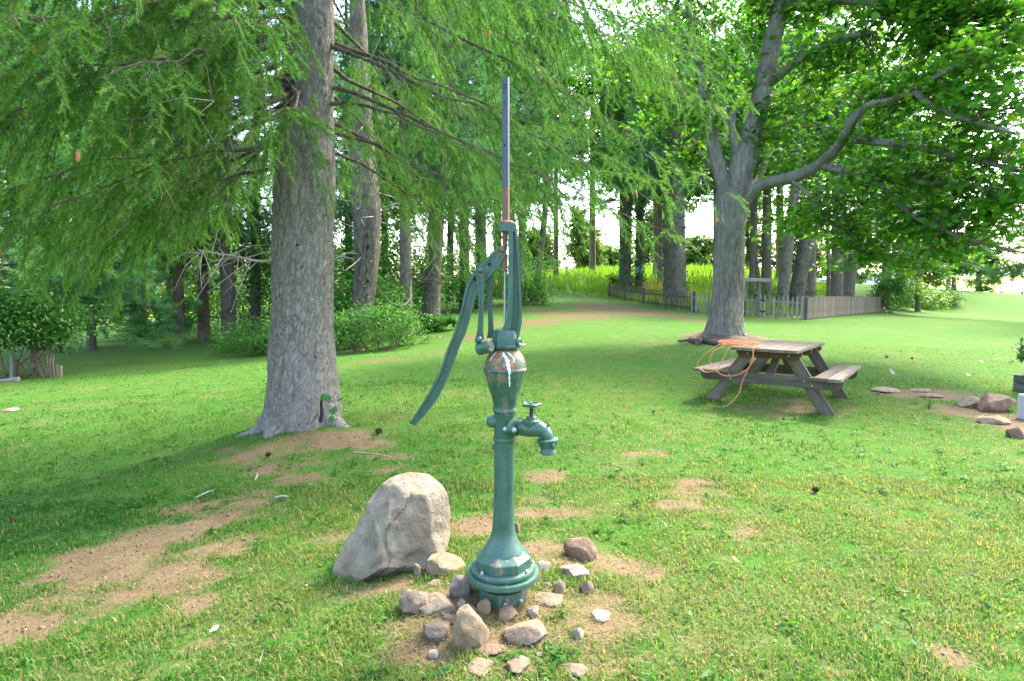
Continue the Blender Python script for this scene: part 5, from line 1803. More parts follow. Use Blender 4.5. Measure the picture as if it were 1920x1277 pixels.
# litter ring and old roots at the maple's foot
a = Acc()
nr_, na_ = 14, 48
V, F = [], []
for i in range(nr_):
    for j in range(na_):
        th_ = j / na_ * 6.2832
        r_ = (.15 + 1.0 * i / (nr_ - 1)) * (1 + .18 * math.sin(3 * th_ + 1) + .1 * math.sin(7 * th_))
        x, y = mx_ + r_ * math.cos(th_) * 1.05, my_ + r_ * math.sin(th_) * .8
        k = 1 - i / (nr_ - 1)
        V.append((x, y, 0))
V = np.array(V)
V[:, 2] = H(V[:, 0], V[:, 1]) + np.repeat(np.linspace(.10, -.015, nr_), na_) + .03 * fbm(V[:, :2] * 6, 3, 4)
F = [(i * na_ + j, (i + 1) * na_ + j, (i + 1) * na_ + (j + 1) % na_, i * na_ + (j + 1) % na_) for i in range(nr_ - 1) for j in range(na_)]
o = a.add(V, np.array(F)).build('leaf_litter', M['mulch'], None, True, None)
tag(o, 'brown leaf litter heaped round the maple trunk', 'leaf litter', kind='stuff')
for k, (px, py, ln, lab) in enumerate([(1322, 642, .30, 'cut end of an old log at the maple foot, nearest the trunk'), (1310, 645, .26, 'weathered log end lying left of the maple trunk'),
                                       (1298, 643, .22, 'short dark log at the outer edge of the maple litter'), (1336, 647, .34, 'log lying in front of the maple trunk, above the orange cord'), (1282, 641, .3, 'thin stick of wood poking out left of the maple litter')]):
    q = ground_px(px, py)
    ang = [4.4, 4.1, 4.7, 5.2, 3.4][k]
    rr3 = [.085, .075, .06, .065, .03][k]
    a = Acc()
    e = np.array([math.cos(ang), math.sin(ang) - .5, 0]) * ln
    p_ = np.array([q.x, q.y, q.z + rr3 * .8])
    trunk_mesh(a, [p_ - e / 2, p_, p_ + e / 2], [rr3, rr3 * 1.05, rr3 * .9], 12, .12, k, 8, None, 10)
    V, F, A_ = a.arrays()
    a.add(np.r_[V[:12], [V[:12].mean(0)]], [((j + 1) % 12, j, 12) for j in range(12)])
    a.add(np.r_[V[-12:], [V[-12:].mean(0)]], [(j, (j + 1) % 12, 12) for j in range(12)])
    tag(a.build('log', M['dark_bark'], None, True, None, origin=tuple(p_)), lab, 'log', 'old logs at the maple foot')

# ------------------------------------------------------------------ trees behind
rb = np.random.RandomState(23)


def bg_tree(px, Y, w, label, top=None, bark='pine_bark', crown_from=5.0, crown_to=15.0, crown_r=2.6, nbr=34, ivy=0, bend=0.0, needle='pine_needles', group='pines in the belt of trees behind', fork=None, tuft=13,
            nm='pine_tree', leafy=False, stubs=8, tufts=20):
    x = at(px, 600, Y).x
    z = gz(x, Y)
    k = Y / FPX
    crown_to = min(crown_to, max(crown_from + 3.5, 1.42 + .56 * Y - z))
    nbr, tufts = int(nbr * 1.3), int(tufts * 1.25)
    root = thing(nm, label, 'tree', (x, Y, z), group)
    tp_ = px if top is None else top
    xt = at(tp_, 100, Y).x
    zt_ = at(tp_, 100, Y).z
    r0 = w / 2 * k
    hh = max(crown_to + 1, 6)
    sl = (xt - x) / max(1, zt_ - z)
    path = [(x, Y, z - .15), (x + sl * hh * .12 + bend * .5, Y, z + hh * .12), (x + sl * hh * .35 + bend, Y, z + hh * .35), (x + sl * hh * .65 + bend * .4, Y, z + hh * .65), (x + sl * hh, Y, z + hh)]
    a = Acc()
    P, rd = trunk_mesh(a, path, [r0 * 1.12, r0, r0 * .9, r0 * .6, r0 * .15], 18, .06, rb.randint(99), 5.0, (.3, .25, 4), 50)
    a.build('trunk', M[bark], root, True, None)
    if fork:
        a = Acc()
        i = int(fork[0] * 49)
        q = P[i]
        e = np.array(fork[1])
        trunk_mesh(a, [q - [0, 0, .4], q + e * .3 + [0, 0, .3], q + e * .7 + [0, 0, 2.2], q + e + [0, 0, 6]], [rd[i] * .75, rd[i] * .65, rd[i] * .5, rd[i] * .2], 14, .06, 5, 5.0, None, 30)
        a.build('stem', M[bark], root, True, None)
    br, A = Acc(), Acc()
    TPs, TDs, TVs = [], [], []
    hz_ = P[:, 2] - z
    # short dead branch stubs on the bare stem
    for s in range(stubs):
        h = rb.uniform(.8, max(1.2, crown_from))
        i = int(np.searchsorted(hz_, h))
        an = rb.rand() * 6.283
        e = np.array([math.cos(an), math.sin(an) * .7, rb.uniform(-.25, .2)]) * rb.uniform(.5, 1.7)
        q = P[min(i, 49)]
        br.tube(np.array([q, q + e * .5 + rb.randn(3) * .05, q + e + [0, 0, -.1]]), [.022, .014, .005], 4, cap=False)
    for s in range(nbr):
        u = (s + rb.rand()) / nbr
        h = crown_from + (crown_to - crown_from) * u ** 1.1
        i = min(48, int(np.searchsorted(hz_, h)))
        an = s * 2.39996 + rb.uniform(-.3, .3)
        L = crown_r * (1.05 - .55 * u) * rb.uniform(.65, 1.15)
        d = np.array([math.cos(an), math.sin(an), 0])
        t = np.linspace(0, 1, 7)
        q = P[i] + d * (L * t)[:, None]
        q[:, 2] += L * (rb.uniform(-.25, .12) * t + .05 * np.sin(t * 3))
        q[1:] += rb.randn(6, 3) * .06
        br.tube(q, np.linspace(.035, .008, 7) * min(1, r0 / .12), 4, cap=False)
        nt2 = tufts
        uu = rb.uniform(.22, 1.05, nt2) ** .8
        base = q[0] + (q[-1] - q[0]) * uu[:, None]
        base[:, 2] = np.interp(uu, t, q[:, 2])
        off = rb.randn(nt2, 3) * np.array([.30, .30, .16]) * (.4 + uu[:, None] * .8)
        TPs.append(base + off)
        TDs.append(unit(d * .7 + rb.randn(nt2, 3) * .6 + np.array([0, 0, .15])))
        TVs.append(np.clip(rb.uniform(.2, .8) + rb.randn(nt2) * .18, 0, 1))
    if TPs:
        Pn, Dn, Vn = np.concatenate(TPs), np.concatenate(TDs), np.concatenate(TVs)
        if leafy:
            kk = 8 if nm == 'leafy_tree' else 5
            Pq = np.repeat(Pn, kk, 0) + rb.randn(len(Pn) * kk, 3) * .2
            A.add(*leaves(Pq, np.tile([0, 0, 1.0], (len(Pq), 1)), .17 * max(1, Y / 22), rb, np.repeat(Vn, kk), 'oval'))
        else:
            sc = max(1.0, Y / 24)
            gname = 'pine_spray_warm' if needle == 'pine_needles_warm' else 'pine_spray'
            spray_crown('crown', Pn, Dn, rb.uniform(.26, .46, len(Pn)) * sc ** .7, Vn, PINE_GRP[gname], 3, M[gname], root, rb)
        if leafy:
            stuff(A.build('crown', M[needle], root))
    if br.n:
        stuff(br.build('branches', M['dark_bark'], root, True, None))
    if ivy:
        h = rb.uniform(0, 1, ivy) ** 1.0 * min(9.0, hh * .65)
        i = np.clip(np.searchsorted(hz_, h), 0, 48)
        an = rb.rand(ivy) * 6.283
        nr = np.stack([np.cos(an), np.sin(an), np.full(ivy, .2)], -1)
        grow = .05 + .22 * rb.rand(ivy) * np.clip(fbm(np.c_[h * .7, an * .4], 3, 5) + .6, .1, 1.3)
        A = Acc()
        A.add(*leaves(P[i] + nr * (rd[i] + grow)[:, None] + np.c_[np.zeros(ivy), np.zeros(ivy), rb.randn(ivy) * .1], nr, .13 * max(1, Y / 25), rb, None, 'oval', .6))
        stuff(A.build('ivy', M['ivy_leaf'], root))
    return root


# left belt
bg_tree(250, 25, 17, 'dark pine trunk standing furthest left at the end of the grass strip', None, 'dark_bark', 2.2, 14, 3.4, 44, tufts=24)
bg_tree(270, 27.5, 13, 'thin reddish pine trunk just right of the furthest left pine', None, 'brown_bark', 3.5, 14, 2.6, 30)
bg_tree(317, 26, 12, 'slim brown trunk behind the pale pine trunk with dead boughs', None, 'brown_bark', 3.5, 14, 2.6, 30)
bg_tree(334, 21.5, 19, 'pale brown pine trunk with a dead bough, at the lawn edge', 328, 'brown_bark', 2.9, 13, 3.0, 40, stubs=16, tufts=24)
bg_tree(381, 22.5, 19, 'reddish brown pine trunk with peeling bark and a little ivy', 372, 'brown_bark', 3.0, 13, 2.8, 38, ivy=120)
bg_tree(428, 20.5, 25, 'thick dark pine trunk close left of the big spruce', 412, 'dark_bark', 3.2, 13, 2.8, 40, stubs=14)
bg_tree(478, 22, 18, 'dark ivy grown trunk half hidden behind the big spruce', 480, 'dark_bark', 3.0, 13, 2.8, 34, ivy=500)
bg_tree(60, 14.5, 12, 'bluish green white pine with sweeping low boughs over the bush', 20, 'pine_bark', 1.3, 9.0, 2.9, 48, tufts=26, tuft=16)
bg_tree(-110, 12.5, 20, 'white pine at the left edge, only its boughs showing', -110, 'pine_bark', 2.4, 9, 3.4, 44, tufts=24, tuft=16)
bg_tree(168, 20.5, 14, 'low boughed white pine filling the space above the left grass strip', 165, 'dark_bark', 1.0, 11, 3.0, 58, tufts=28, tuft=16)
bg_tree(120, 30, 20, 'tall pine far behind the left grass strip', 115, 'pine_bark', 4.5, 16, 3.6, 36)
bg_tree(30, 34, 20, 'tall pine far behind the bush on the left', 30, 'pine_bark', 5, 17, 3.8, 36)
# centre belt
bg_tree(762, 19.0, 22, 'grey pine trunk standing between the hollow snag and the leaning pine', 756, 'pine_bark', 4.2, 13, 2.6, 46, stubs=16, ivy=140)
bg_tree(806, 20.5, 31, 'thick pine trunk leaning right just left of the pump handle', 838, 'dark_bark', 4.2, 14, 2.9, 50, stubs=14, ivy=500)
bg_tree(843, 31, 13, 'slim dark trunk between the leaning pine and the pump handle', 850, 'dark_bark', 5, 16, 3.0, 40, ivy=300)
bg_tree(872, 25, 19, 'dark straight pine trunk directly behind the pump handle', 866, 'dark_bark', 4.6, 15, 2.8, 46, ivy=420)
bg_tree(903, 27, 21, 'ivy clad pine trunk behind the pump links', 897, 'pine_bark', 4.6, 15, 2.9, 46, ivy=900)
bg_tree(935, 33, 15, 'far pine trunk hidden behind the pump rod', 930, 'dark_bark', 5, 16, 3.0, 40, ivy=500)
bg_tree(974, 29, 15, 'leafy trunk just right of the pump yoke', 992, 'pine_bark', 5, 15, 2.8, 44, ivy=900)
bg_tree(1000, 31, 12, 'slender curved trunk at the edge of the gap of sky', 1014, 'pine_bark', 8, 16, 2.2, 22, bend=.5, stubs=18)
bg_tree(722, 26, 12, 'slim straight trunk seen right of the hollow snag', 720, 'dark_bark', 5, 15, 2.8, 40, ivy=200)
bg_tree(655, 23, 14, 'dark trunk between the big spruce and the hollow snag', 650, 'dark_bark', 4, 14, 2.8, 42, ivy=500)
# right belt, behind the fence
bg_tree(1172, 43, 20, 'dark ivy covered trunk, left one of the pair behind the fence corner', 1180, 'dark_bark', 6.5, 17, 3.0, 34, ivy=1000, needle='pine_needles_warm')
bg_tree(1197, 44, 15, 'slimmer ivy covered trunk of the pair, with a pale blue disc on it', 1204, 'dark_bark', 7, 17, 2.8, 30, ivy=800, needle='pine_needles_warm')
bg_tree(1272, 31.5, 28, 'thick dark pine trunk behind the brown picket fence', 1268, 'pine_bark', 6.5, 15, 2.8, 40, ivy=380, stubs=16)
bg_tree(1252, 35, 17, 'thinner trunk close left of the thick pine behind the brown picket fence', 1250, 'dark_bark', 7, 16, 2.6, 30, ivy=300)
bg_tree(1436, 36, 18, 'forked trunk behind the garden gate arch', 1440, 'pine_bark', 8, 16, 2.8, 30, fork=(.12, (-1.0, .2, 0)), stubs=18)
bg_tree(1463, 29.5, 20, 'leaning grey trunk rising right of the gate arch', 1520, 'pine_bark', 8, 15, 2.8, 34, stubs=12, ivy=250)
bg_tree(1486, 30.2, 27, 'thick dark trunk leaning hard right behind the garden gate', 1575, 'dark_bark', 8, 14, 2.8, 34, stubs=12, ivy=250)
bg_tree(1518, 32.5, 18, 'upright trunk behind the corner of the close boarded fence', 1528, 'pine_bark', 7.5, 15, 2.8, 34, ivy=120)
bg_tree(1553, 37, 7, 'very thin straight stem behind the close boarded fence', 1549, 'dark_bark', 8, 14, 1.6, 14)
bg_tree(1568, 37.5, 21, 'stout trunk behind the middle of the close boarded fence', 1575, 'pine_bark', 7.5, 16, 3.0, 34)
bg_tree(1586, 38.5, 19, 'trunk leaning right next to the stout one behind the boarded fence', 1650, 'pine_bark', 8, 15, 2.8, 30)
bg_tree(1638, 42, 15, 'thin trunk leaning steeply right near the end of the boarded fence', 1820, 'pine_bark', 5.5, 9, 2.6, 26, needle='pine_needles_warm')
bg_tree(1345, 40, 16, 'trunk showing just left of the maple stem', 1342, 'pine_bark', 8, 16, 2.8, 28)
bg_tree(1405, 33, 9, 'slim leaning stem close right of the maple trunk', 1432, 'dark_bark', 7, 13, 2.2, 20, stubs=20)
# far right
bg_tree(1785, 72, 7, 'small dark stemmed tree standing alone before the hay hill', 1785, 'dark_bark', 2.4, 6.5, 2.4, 22, needle='far_leaf', leafy=True, group='small trees at the end of the lawn', nm='small_tree', stubs=2)
bg_tree(1832, 77, 9, 'small tree with a bush at its foot before the hay hill', 1834, 'dark_bark', 2.6, 7.5, 2.8, 24, needle='far_leaf', leafy=True, group='small trees at the end of the lawn', nm='small_tree', stubs=2)
bg_tree(1720, 60, 8, 'light leafy tree at the end of the boarded fence', 1720, 'dark_bark', 2.0, 7.5, 3.0, 30, needle='far_leaf', leafy=True, group='small trees at the end of the lawn', nm='small_tree', stubs=2)
bg_tree(1985, 36, 20, 'dark green pine at the right edge, its boughs hanging over the lawn', 1985, 'pine_bark', 3.0, 13, 4.6, 48, tufts=26)
bg_tree(1690, 64, 18, 'tall pine beyond the end of the boarded fence', 1690, 'pine_bark', 5.5, 18, 4.2, 34, tufts=22)
bg_tree(1084, 75, 9, 'pale ivy hung tree alone on the skyline in the gap', 1084, 'pine_bark', 2.8, 8.5, 1.6, 14, needle='far_leaf', leafy=True, ivy=260, group='small trees on the skyline', nm='small_tree')
bg_tree(1143, 85, 8, 'small rounded tree on the meadow skyline left of the paired trunks', 1143, 'dark_bark', .6, 4.6, 2.6, 30, needle='far_leaf', leafy=True, group='small trees on the skyline', nm='small_tree', stubs=0)
bg_tree(1310, 85, 8, 'rounded green tree on the meadow skyline behind the maple', 1310, 'dark_bark', .8, 6.0, 4.2, 36, needle='far_leaf', leafy=True, group='small trees on the skyline', nm='small_tree', stubs=0)
bg_tree(2010, 41, 22, 'tall pine beyond the right edge, shading the end of the lawn', 2010, 'pine_bark', 4.0, 20, 3.6, 44, tufts=22)
bg_tree(2105, 27, 20, 'tall pine outside the right edge, shading the lawn before the boarded fence', 2105, 'pine_bark', 4.5, 17, 3.2, 40, tufts=20)
# leafy trees further back that close the view behind the maple and the gap
for args in [(1230, 52, 14, 'leafy green tree behind the thick pine at the brown picket fence', 5.5, 19, 4.2), (1350, 50, 14, 'leafy green tree rising behind the maple fork', 6.5, 20, 4.6), (1460, 54, 14, 'leafy green tree behind the leaning trunks', 6.5, 21, 4.6),
             (1580, 50, 14, 'leafy green tree behind the boarded fence trunks', 5.5, 20, 4.6), (1660, 56, 14, 'leafy tree behind the end of the boarded fence', 4.5, 21, 4.6), (1775, 74, 7, 'leafy tree behind the right hand maple boughs', 6.0, 28, 6.5),
             (1165, 50, 10, 'slender leafy tree crowning the gap between the pump rod and the maple', 8.5, 18, 3.2), (1236, 48, 10, 'leafy tree crown high behind the thick pine', 8.0, 20, 3.8), (1042, 52, 9, 'leafy tree crown high right of the pump rod', 9.5, 21, 3.6), (1410, 36, 9, 'leafy tree crown high behind the maple stems', 9.0, 19, 3.6), (1720, 44, 8, 'leafy tree crown high beyond the maple limb', 9.0, 22, 4.2),
             (1110, 56, 12, 'leafy tree whose crown closes the top of the gap of sky', 9.5, 21, 4.4), (960, 46, 12, 'leafy tree far behind the pump rod', 6.5, 20, 4.0), (820, 44, 12, 'leafy tree far behind the leaning pine', 5.5, 19, 4.0), (700, 40, 12, 'leafy tree far behind the hollow snag', 4.5, 18, 4.0)]:
    bg_tree(args[0], args[1], args[2], args[3], None, 'pine_bark', args[4], args[5], args[6], 38, needle='shrub_leaf', leafy=True, group='leafy trees at the back', nm='leafy_tree', stubs=4, tufts=20)
for args in [(1105, 78, 2.2, 5.0, 'bright rounded tree on the meadow skyline left of the small rounded one'), (1228, 74, 3.2, 6.0, 'bright leafy tree on the meadow skyline between the paired trunks and the thick pine'), (1400, 80, 4.0, 7.5, 'bright leafy tree on the meadow skyline above the gate arch'),
             (1500, 78, 4.0, 7.0, 'bright leafy tree on the meadow skyline behind the leaning trunks'), (1590, 82, 4.5, 7.5, 'bright leafy tree on the skyline behind the boarded fence'), (1010, 70, 2.6, 4.0, 'bright bush on the meadow skyline right of the pump yoke')]:
    bg_tree(args[0], args[1], 8, args[4], None, 'dark_bark', 1.0, args[3] + 1.5, args[2], 30, needle='far_leaf', leafy=True, group='small trees on the skyline', nm='small_tree', stubs=0, tufts=18)
# blue disc on the slim trunk
q = at(1199, 507, 43.7)
o = Acc().lathe([(-.05, .30), (.0, .30), (.03, .27)], None, 20, axis=(q, (0, -1, 0))).build('blue_disc', M['disc_blue'], None, True, origin=tuple(q))
tag(o, 'pale blue round disc fixed to the slimmer ivy covered trunk', 'disc')

# hollow snag behind the spruce
sp_ = ground_px(674, 652)
snag = thing('hollow_snag', 'old broken trunk with a rotten orange hollow, right of the big spruce', 'tree', sp_)
ks = sp_.y / FPX
a = Acc()
hts = [(660, 672, 17), (610, 674, 18), (560, 681, 20), (510, 686, 21), (470, 687, 23), (430, 688, 25), (395, 687, 26), (340, 683, 24), (270, 680, 21), (150, 676, 17), (0, 670, 13)]
P, rd = trunk_mesh(a, [np.array(at(p, y, sp_.y)) for y, p, w in hts], [w * ks for y, p, w in hts], 36, .13, 31, 4.0, (.3, .2, 4), 90)
a.build('trunk', M['dark_bark'], snag, True, None)
hp_ = [(440, 694, 1.5), (455, 693, 4), (468, 689, 3), (480, 688, 6), (492, 687, 5), (505, 686, 8), (518, 683, 7), (530, 684, 9), (543, 682, 6), (555, 680, 6), (575, 678, 2)]
V, F = [], []
for y, p, w in hp_:
    for s in (-1, -.5, 0, .5, 1):
        q = at(p + s * w, y, sp_.y)
        ww = np.interp(y, [h[0] for h in hts[::-1]], [h[2] for h in hts[::-1]]) * ks
        V.append((q.x, sp_.y - math.sqrt(max(.01, ww ** 2 - (s * w * ks + (p - 686) * ks * .3) ** 2)) - .02 + .07 * (1 - s * s), q.z))
for i in range(len(hp_) - 1):
    for k in range(4):
        F.append((i * 5 + k, (i + 1) * 5 + k, (i + 1) * 5 + k + 1, i * 5 + k + 1))
Acc().add(V, F).build('rotten_wood', M['rot'], snag, True)
for q_, r_ in ((at(690, 527, sp_.y - .30), .035), (at(687, 536, sp_.y - .30), .025), (at(690, 462, sp_.y - .36), .05)):
    Acc().ball(q_, r_, 10, sc=(1, .4, 1.5)).build('hole', M['black'], snag, True)
a = Acc()
for k in range(30):
    i = rb.randint(25, 80)
    an = rb.rand() * 6.283
    e = np.array([math.cos(an), math.sin(an), rb.uniform(-.5, .5)]) * rb.uniform(.5, 1.8)
    a.tube(np.array([P[i], P[i] + e * .5 + rb.randn(3) * .08, P[i] + e + [0, 0, -.15]]), [.025, .013, .004], 4, cap=False)
stuff(a.build('dead_branches', M['dead_twig'], snag, True, None))

# ------------------------------------------------------------------ shrubs
def shrub(px, Y, rx, hz, label, mat='shrub_leaf', n=1100, leaf=.10, ry=None, group='undergrowth at the foot of the tree belt', nm='shrub', lift=0.0, kind='oval', stems=9, zc=None, box=None):
    x = at(px, 600, Y).x if box is None else box
    z = gz(x, Y)
    root = thing(nm, label, 'shrub', (x, Y, z), group)
    ry = ry or rx * .8
    A, S = Acc(), Acc()
    nl = max(8, n // 60)
    cl = unit(rb.randn(nl, 3)) * (rb.rand(nl, 1) ** .35)
    cl = cl * np.array([rx, ry, hz * .5]) + np.array([x, Y, z + hz * .55 + lift])
    cl[:, 2] = np.maximum(cl[:, 2], z + .12 + lift * .5)
    j = rb.randint(0, nl, n)
    P = cl[j] + rb.randn(n, 3) * np.array([rx * .16, ry * .16, hz * .10])
    sh_ = rb.rand(n) < .14
    P[:, 2] += sh_ * rb.exponential(.16 * hz, n)
    P[:, :2] += (sh_ * rb.exponential(.10 * rx, n))[:, None] * unit(rb.randn(n, 2))
    P[:, 2] = np.maximum(P[:, 2], z + .04)
    v = np.clip(rb.uniform(.1, .9, nl)[j] * .7 + .3 * rb.rand(n), 0, 1)
    A.add(*leaves(P, np.tile([0, -.2, 1.0], (n, 1)), leaf, rb, v, kind, .3))
    stuff(A.build('foliage', M[mat], root))
    for k in range(stems):
        q = cl[rb.randint(nl)]
        b0 = np.array([x + rb.uniform(-.3, .3) * rx, Y + rb.uniform(-.3, .3) * ry, z - .03])
        S.tube(bez([b0, (b0 + q) / 2 + rb.randn(3) * .06, q], 7), np.linspace(.018, .006, 7), 4, cap=False)
    S.build('stems', M['twig'], root, True, None)
    return root


for args in [
    (636, 15.2, .9, 1.0, 'leafy green shrub low beside the big spruce trunk'), (676, 14.4, .8, 1.1, 'light green shrub in front of the hollow snag foot'), (722, 14.6, .9, 1.15, 'broad fresh green shrub right of the hollow snag'),
    (768, 15.4, .7, .75, 'low rounded shrub below the grey pine trunk'), (820, 18.2, .6, .5, 'small weedy clump by the needle litter, left of the pump'), (700, 17.5, 1.3, 1.9, 'tall dark shrub behind the hollow snag'),
    (600, 17.5, 1.3, 1.8, 'tall dark shrub hidden partly by the big spruce trunk'), (470, 15.6, 1.0, .95, 'dark green weeds at the lawn edge left of the big spruce'), (432, 16.8, .8, .7, 'low weeds below the thick dark pine trunk'), (505, 15.0, .7, .7, 'low weeds touching the left of the big spruce trunk'),
    (790, 23, 1.5, 2.6, 'bushy undergrowth between the leaning pine and the grey pine'), (860, 25, 1.5, 2.4, 'bushy undergrowth behind the pump handle'), (915, 27, 1.3, 1.8, 'dark undergrowth behind the pump links'),
    (985, 29, 1.5, 1.9, 'bright undergrowth right of the pump yoke'), (1003, 31, .9, 1.3, 'dark evergreen bush at the edge of the gap of sky'), (560, 22, 1.8, 3.8, 'tall undergrowth seen left of the big spruce'),
    (650, 21, 1.7, 4.2, 'tall sapling thicket between the spruce and the snag'), (735, 22.5, 1.7, 4.0, 'sapling thicket behind the grey pine trunk'), (450, 24, 2.0, 3.6, 'tall bright thicket behind the thick dark pine'), (395, 26, 2.0, 3.2, 'thicket behind the reddish brown pine'),
    (350, 27, 1.7, 1.8, 'bush between the pale brown pine trunks'), (300, 26, 1.4, 1.2, 'bush at the foot of the slim brown trunk'), (270, 24, .9, .8, 'low bush in front of the furthest left pine')]:
    nn = int(900 + 500 * args[2] * args[3])
    shrub(*args, n=min(3600, nn), leaf=.09 if args[1] < 17 else .15)
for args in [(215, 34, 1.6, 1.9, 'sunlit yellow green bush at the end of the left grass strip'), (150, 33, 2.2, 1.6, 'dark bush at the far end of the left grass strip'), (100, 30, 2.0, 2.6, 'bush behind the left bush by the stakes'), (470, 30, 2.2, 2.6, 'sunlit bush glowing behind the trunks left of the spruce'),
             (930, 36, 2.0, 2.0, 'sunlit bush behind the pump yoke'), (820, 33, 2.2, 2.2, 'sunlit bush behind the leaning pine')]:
    shrub(*args, mat='shrub_leaf_bright' if 'sunlit' in args[4] else 'shrub_leaf', n=1500, leaf=.2, group='bushes behind the tree belt')  # the sun on the sunlit bushes is put into their brighter leaf colour
shrub(1668, 39.5, 1.3, 2.6, 'dark leafy bush swallowing the end of the boarded fence', n=2200, leaf=.22, group='bushes at the end of the boarded fence')
shrub(1692, 44, 1.8, 2.4, 'yellow green bush right of the boarded fence end', 'shrub_leaf_bright', 1700, .25, group='bushes at the end of the boarded fence')
shrub(1735, 50, 2.2, 1.6, 'low green bush in the sun before the hay hill', 'shrub_leaf_bright', 1500, .26, group='bushes at the end of the boarded fence')
shrub(1765, 58, 1.6, 1.4, 'pale weedy bush further along the lawn edge', 'far_leaf', 1000, .26, group='bushes at the end of the boarded fence')
shrub(1838, 76, 1.8, 1.9, 'dark green bush at the foot of the far small tree', 'shrub_leaf', 1000, .3, group='bushes at the end of the boarded fence')
shrub(1400, 32, 1.1, 1.5, 'dark green bush behind the garden gate arch', n=1300, leaf=.18, group='bushes behind the fence')
shrub(1440, 41, 1.4, 1.4, 'light green bush in the meadow behind the gate', 'shrub_leaf_bright', 1000, .22, group='bushes behind the fence')
shrub(1158, 44.5, 1.0, 1.3, 'green bush at the left corner of the brown picket fence', n=900, leaf=.22, group='bushes behind the fence')
# far-off wood on the left that reads as one mass
A = Acc()
n = 9000
x = rb.uniform(-75, -14, n)
y = 62 + rb.rand(n) * 14 + 4 * np.sin(x * .2)
hz2 = 7 + 3.5 * fbm(np.c_[x * .13, y * .0], 3, 6)
zz2 = H(x, y) + rb.rand(n) ** .8 * hz2
A.add(*leaves(np.c_[x, y, zz2], np.tile([0, -.4, 1.0], (n, 1)), .9, rb, None, 'oval'))
o = A.build('far_wood', M['far_leaf'])
tag(o, 'far-off line of green trees behind the belt on the left', 'far wood', kind='stuff')

# bush with stems at the left edge
bq = ground_px(45, 712)
lb = shrub(35, bq.y + .5, 1.25, 1.25, 'dense dark green bush overhanging the stakes at the left edge', 'ivy_leaf', 9000, .095, group=None, lift=.55, kind='oval', stems=14)
a = Acc()
for k, (px0, py0, px1, py1) in enumerate([(85, 710, 66, 660), (92, 711, 80, 655), (97, 712, 98, 650), (88, 711, 60, 675), (103, 711, 102, 655), (95, 712, 88, 640)]):
    a.tube(bez([np.array(at(px0, py0 + 2, bq.y + .2)), np.array(at((px0 + px1) / 2 - 3, (py0 + py1) / 2, bq.y + .2)), np.array(at(px1, py1, bq.y + .4))], 8), np.linspace(.022, .008, 8), 5)
a.build('bare_stems', M['twig'], lb, True, None)
# plant in the planter
shrub(1935, pl.y + .25, .40, .55, 'leafy plant growing out of the grey timber raised bed', 'ivy_leaf', 420, .11, group=None, nm='leafy_plant', lift=hb * .9, kind='oval', stems=5, box=pl.x + .22)
# strap leaved clump in the lawn right of the table
q = ground_px(1742, 768)
root = thing('grass_clump', 'clump of broad pale strap leaves in the lawn right of the picnic table', 'plant', q)
for k in range(12):
    an = rb.rand() * 6.283
    ln = rb.uniform(.12, .24)
    d = np.array([math.cos(an), math.sin(an), 0])
    s = np.array([-d[1], d[0], 0])
    V = []
    for t in np.linspace(0, 1, 5):
        c_ = np.array(q) + d * ln * .55 * t ** 1.3 + np.array([0, 0, ln * (t - .35 * t * t)])
        w_ = .009 * (1 - t * .9)
        V += [c_ - s * w_, c_ + s * w_]
    mesh_np('strap_leaf', V, [(2 * i, 2 * i + 1, 2 * i + 3, 2 * i + 2) for i in range(4)], M['grass'], root, {'v': np.full(10, rb.uniform(.1, .5))}, True)

# ------------------------------------------------------------------ grass
rg = np.random.RandomState(77)


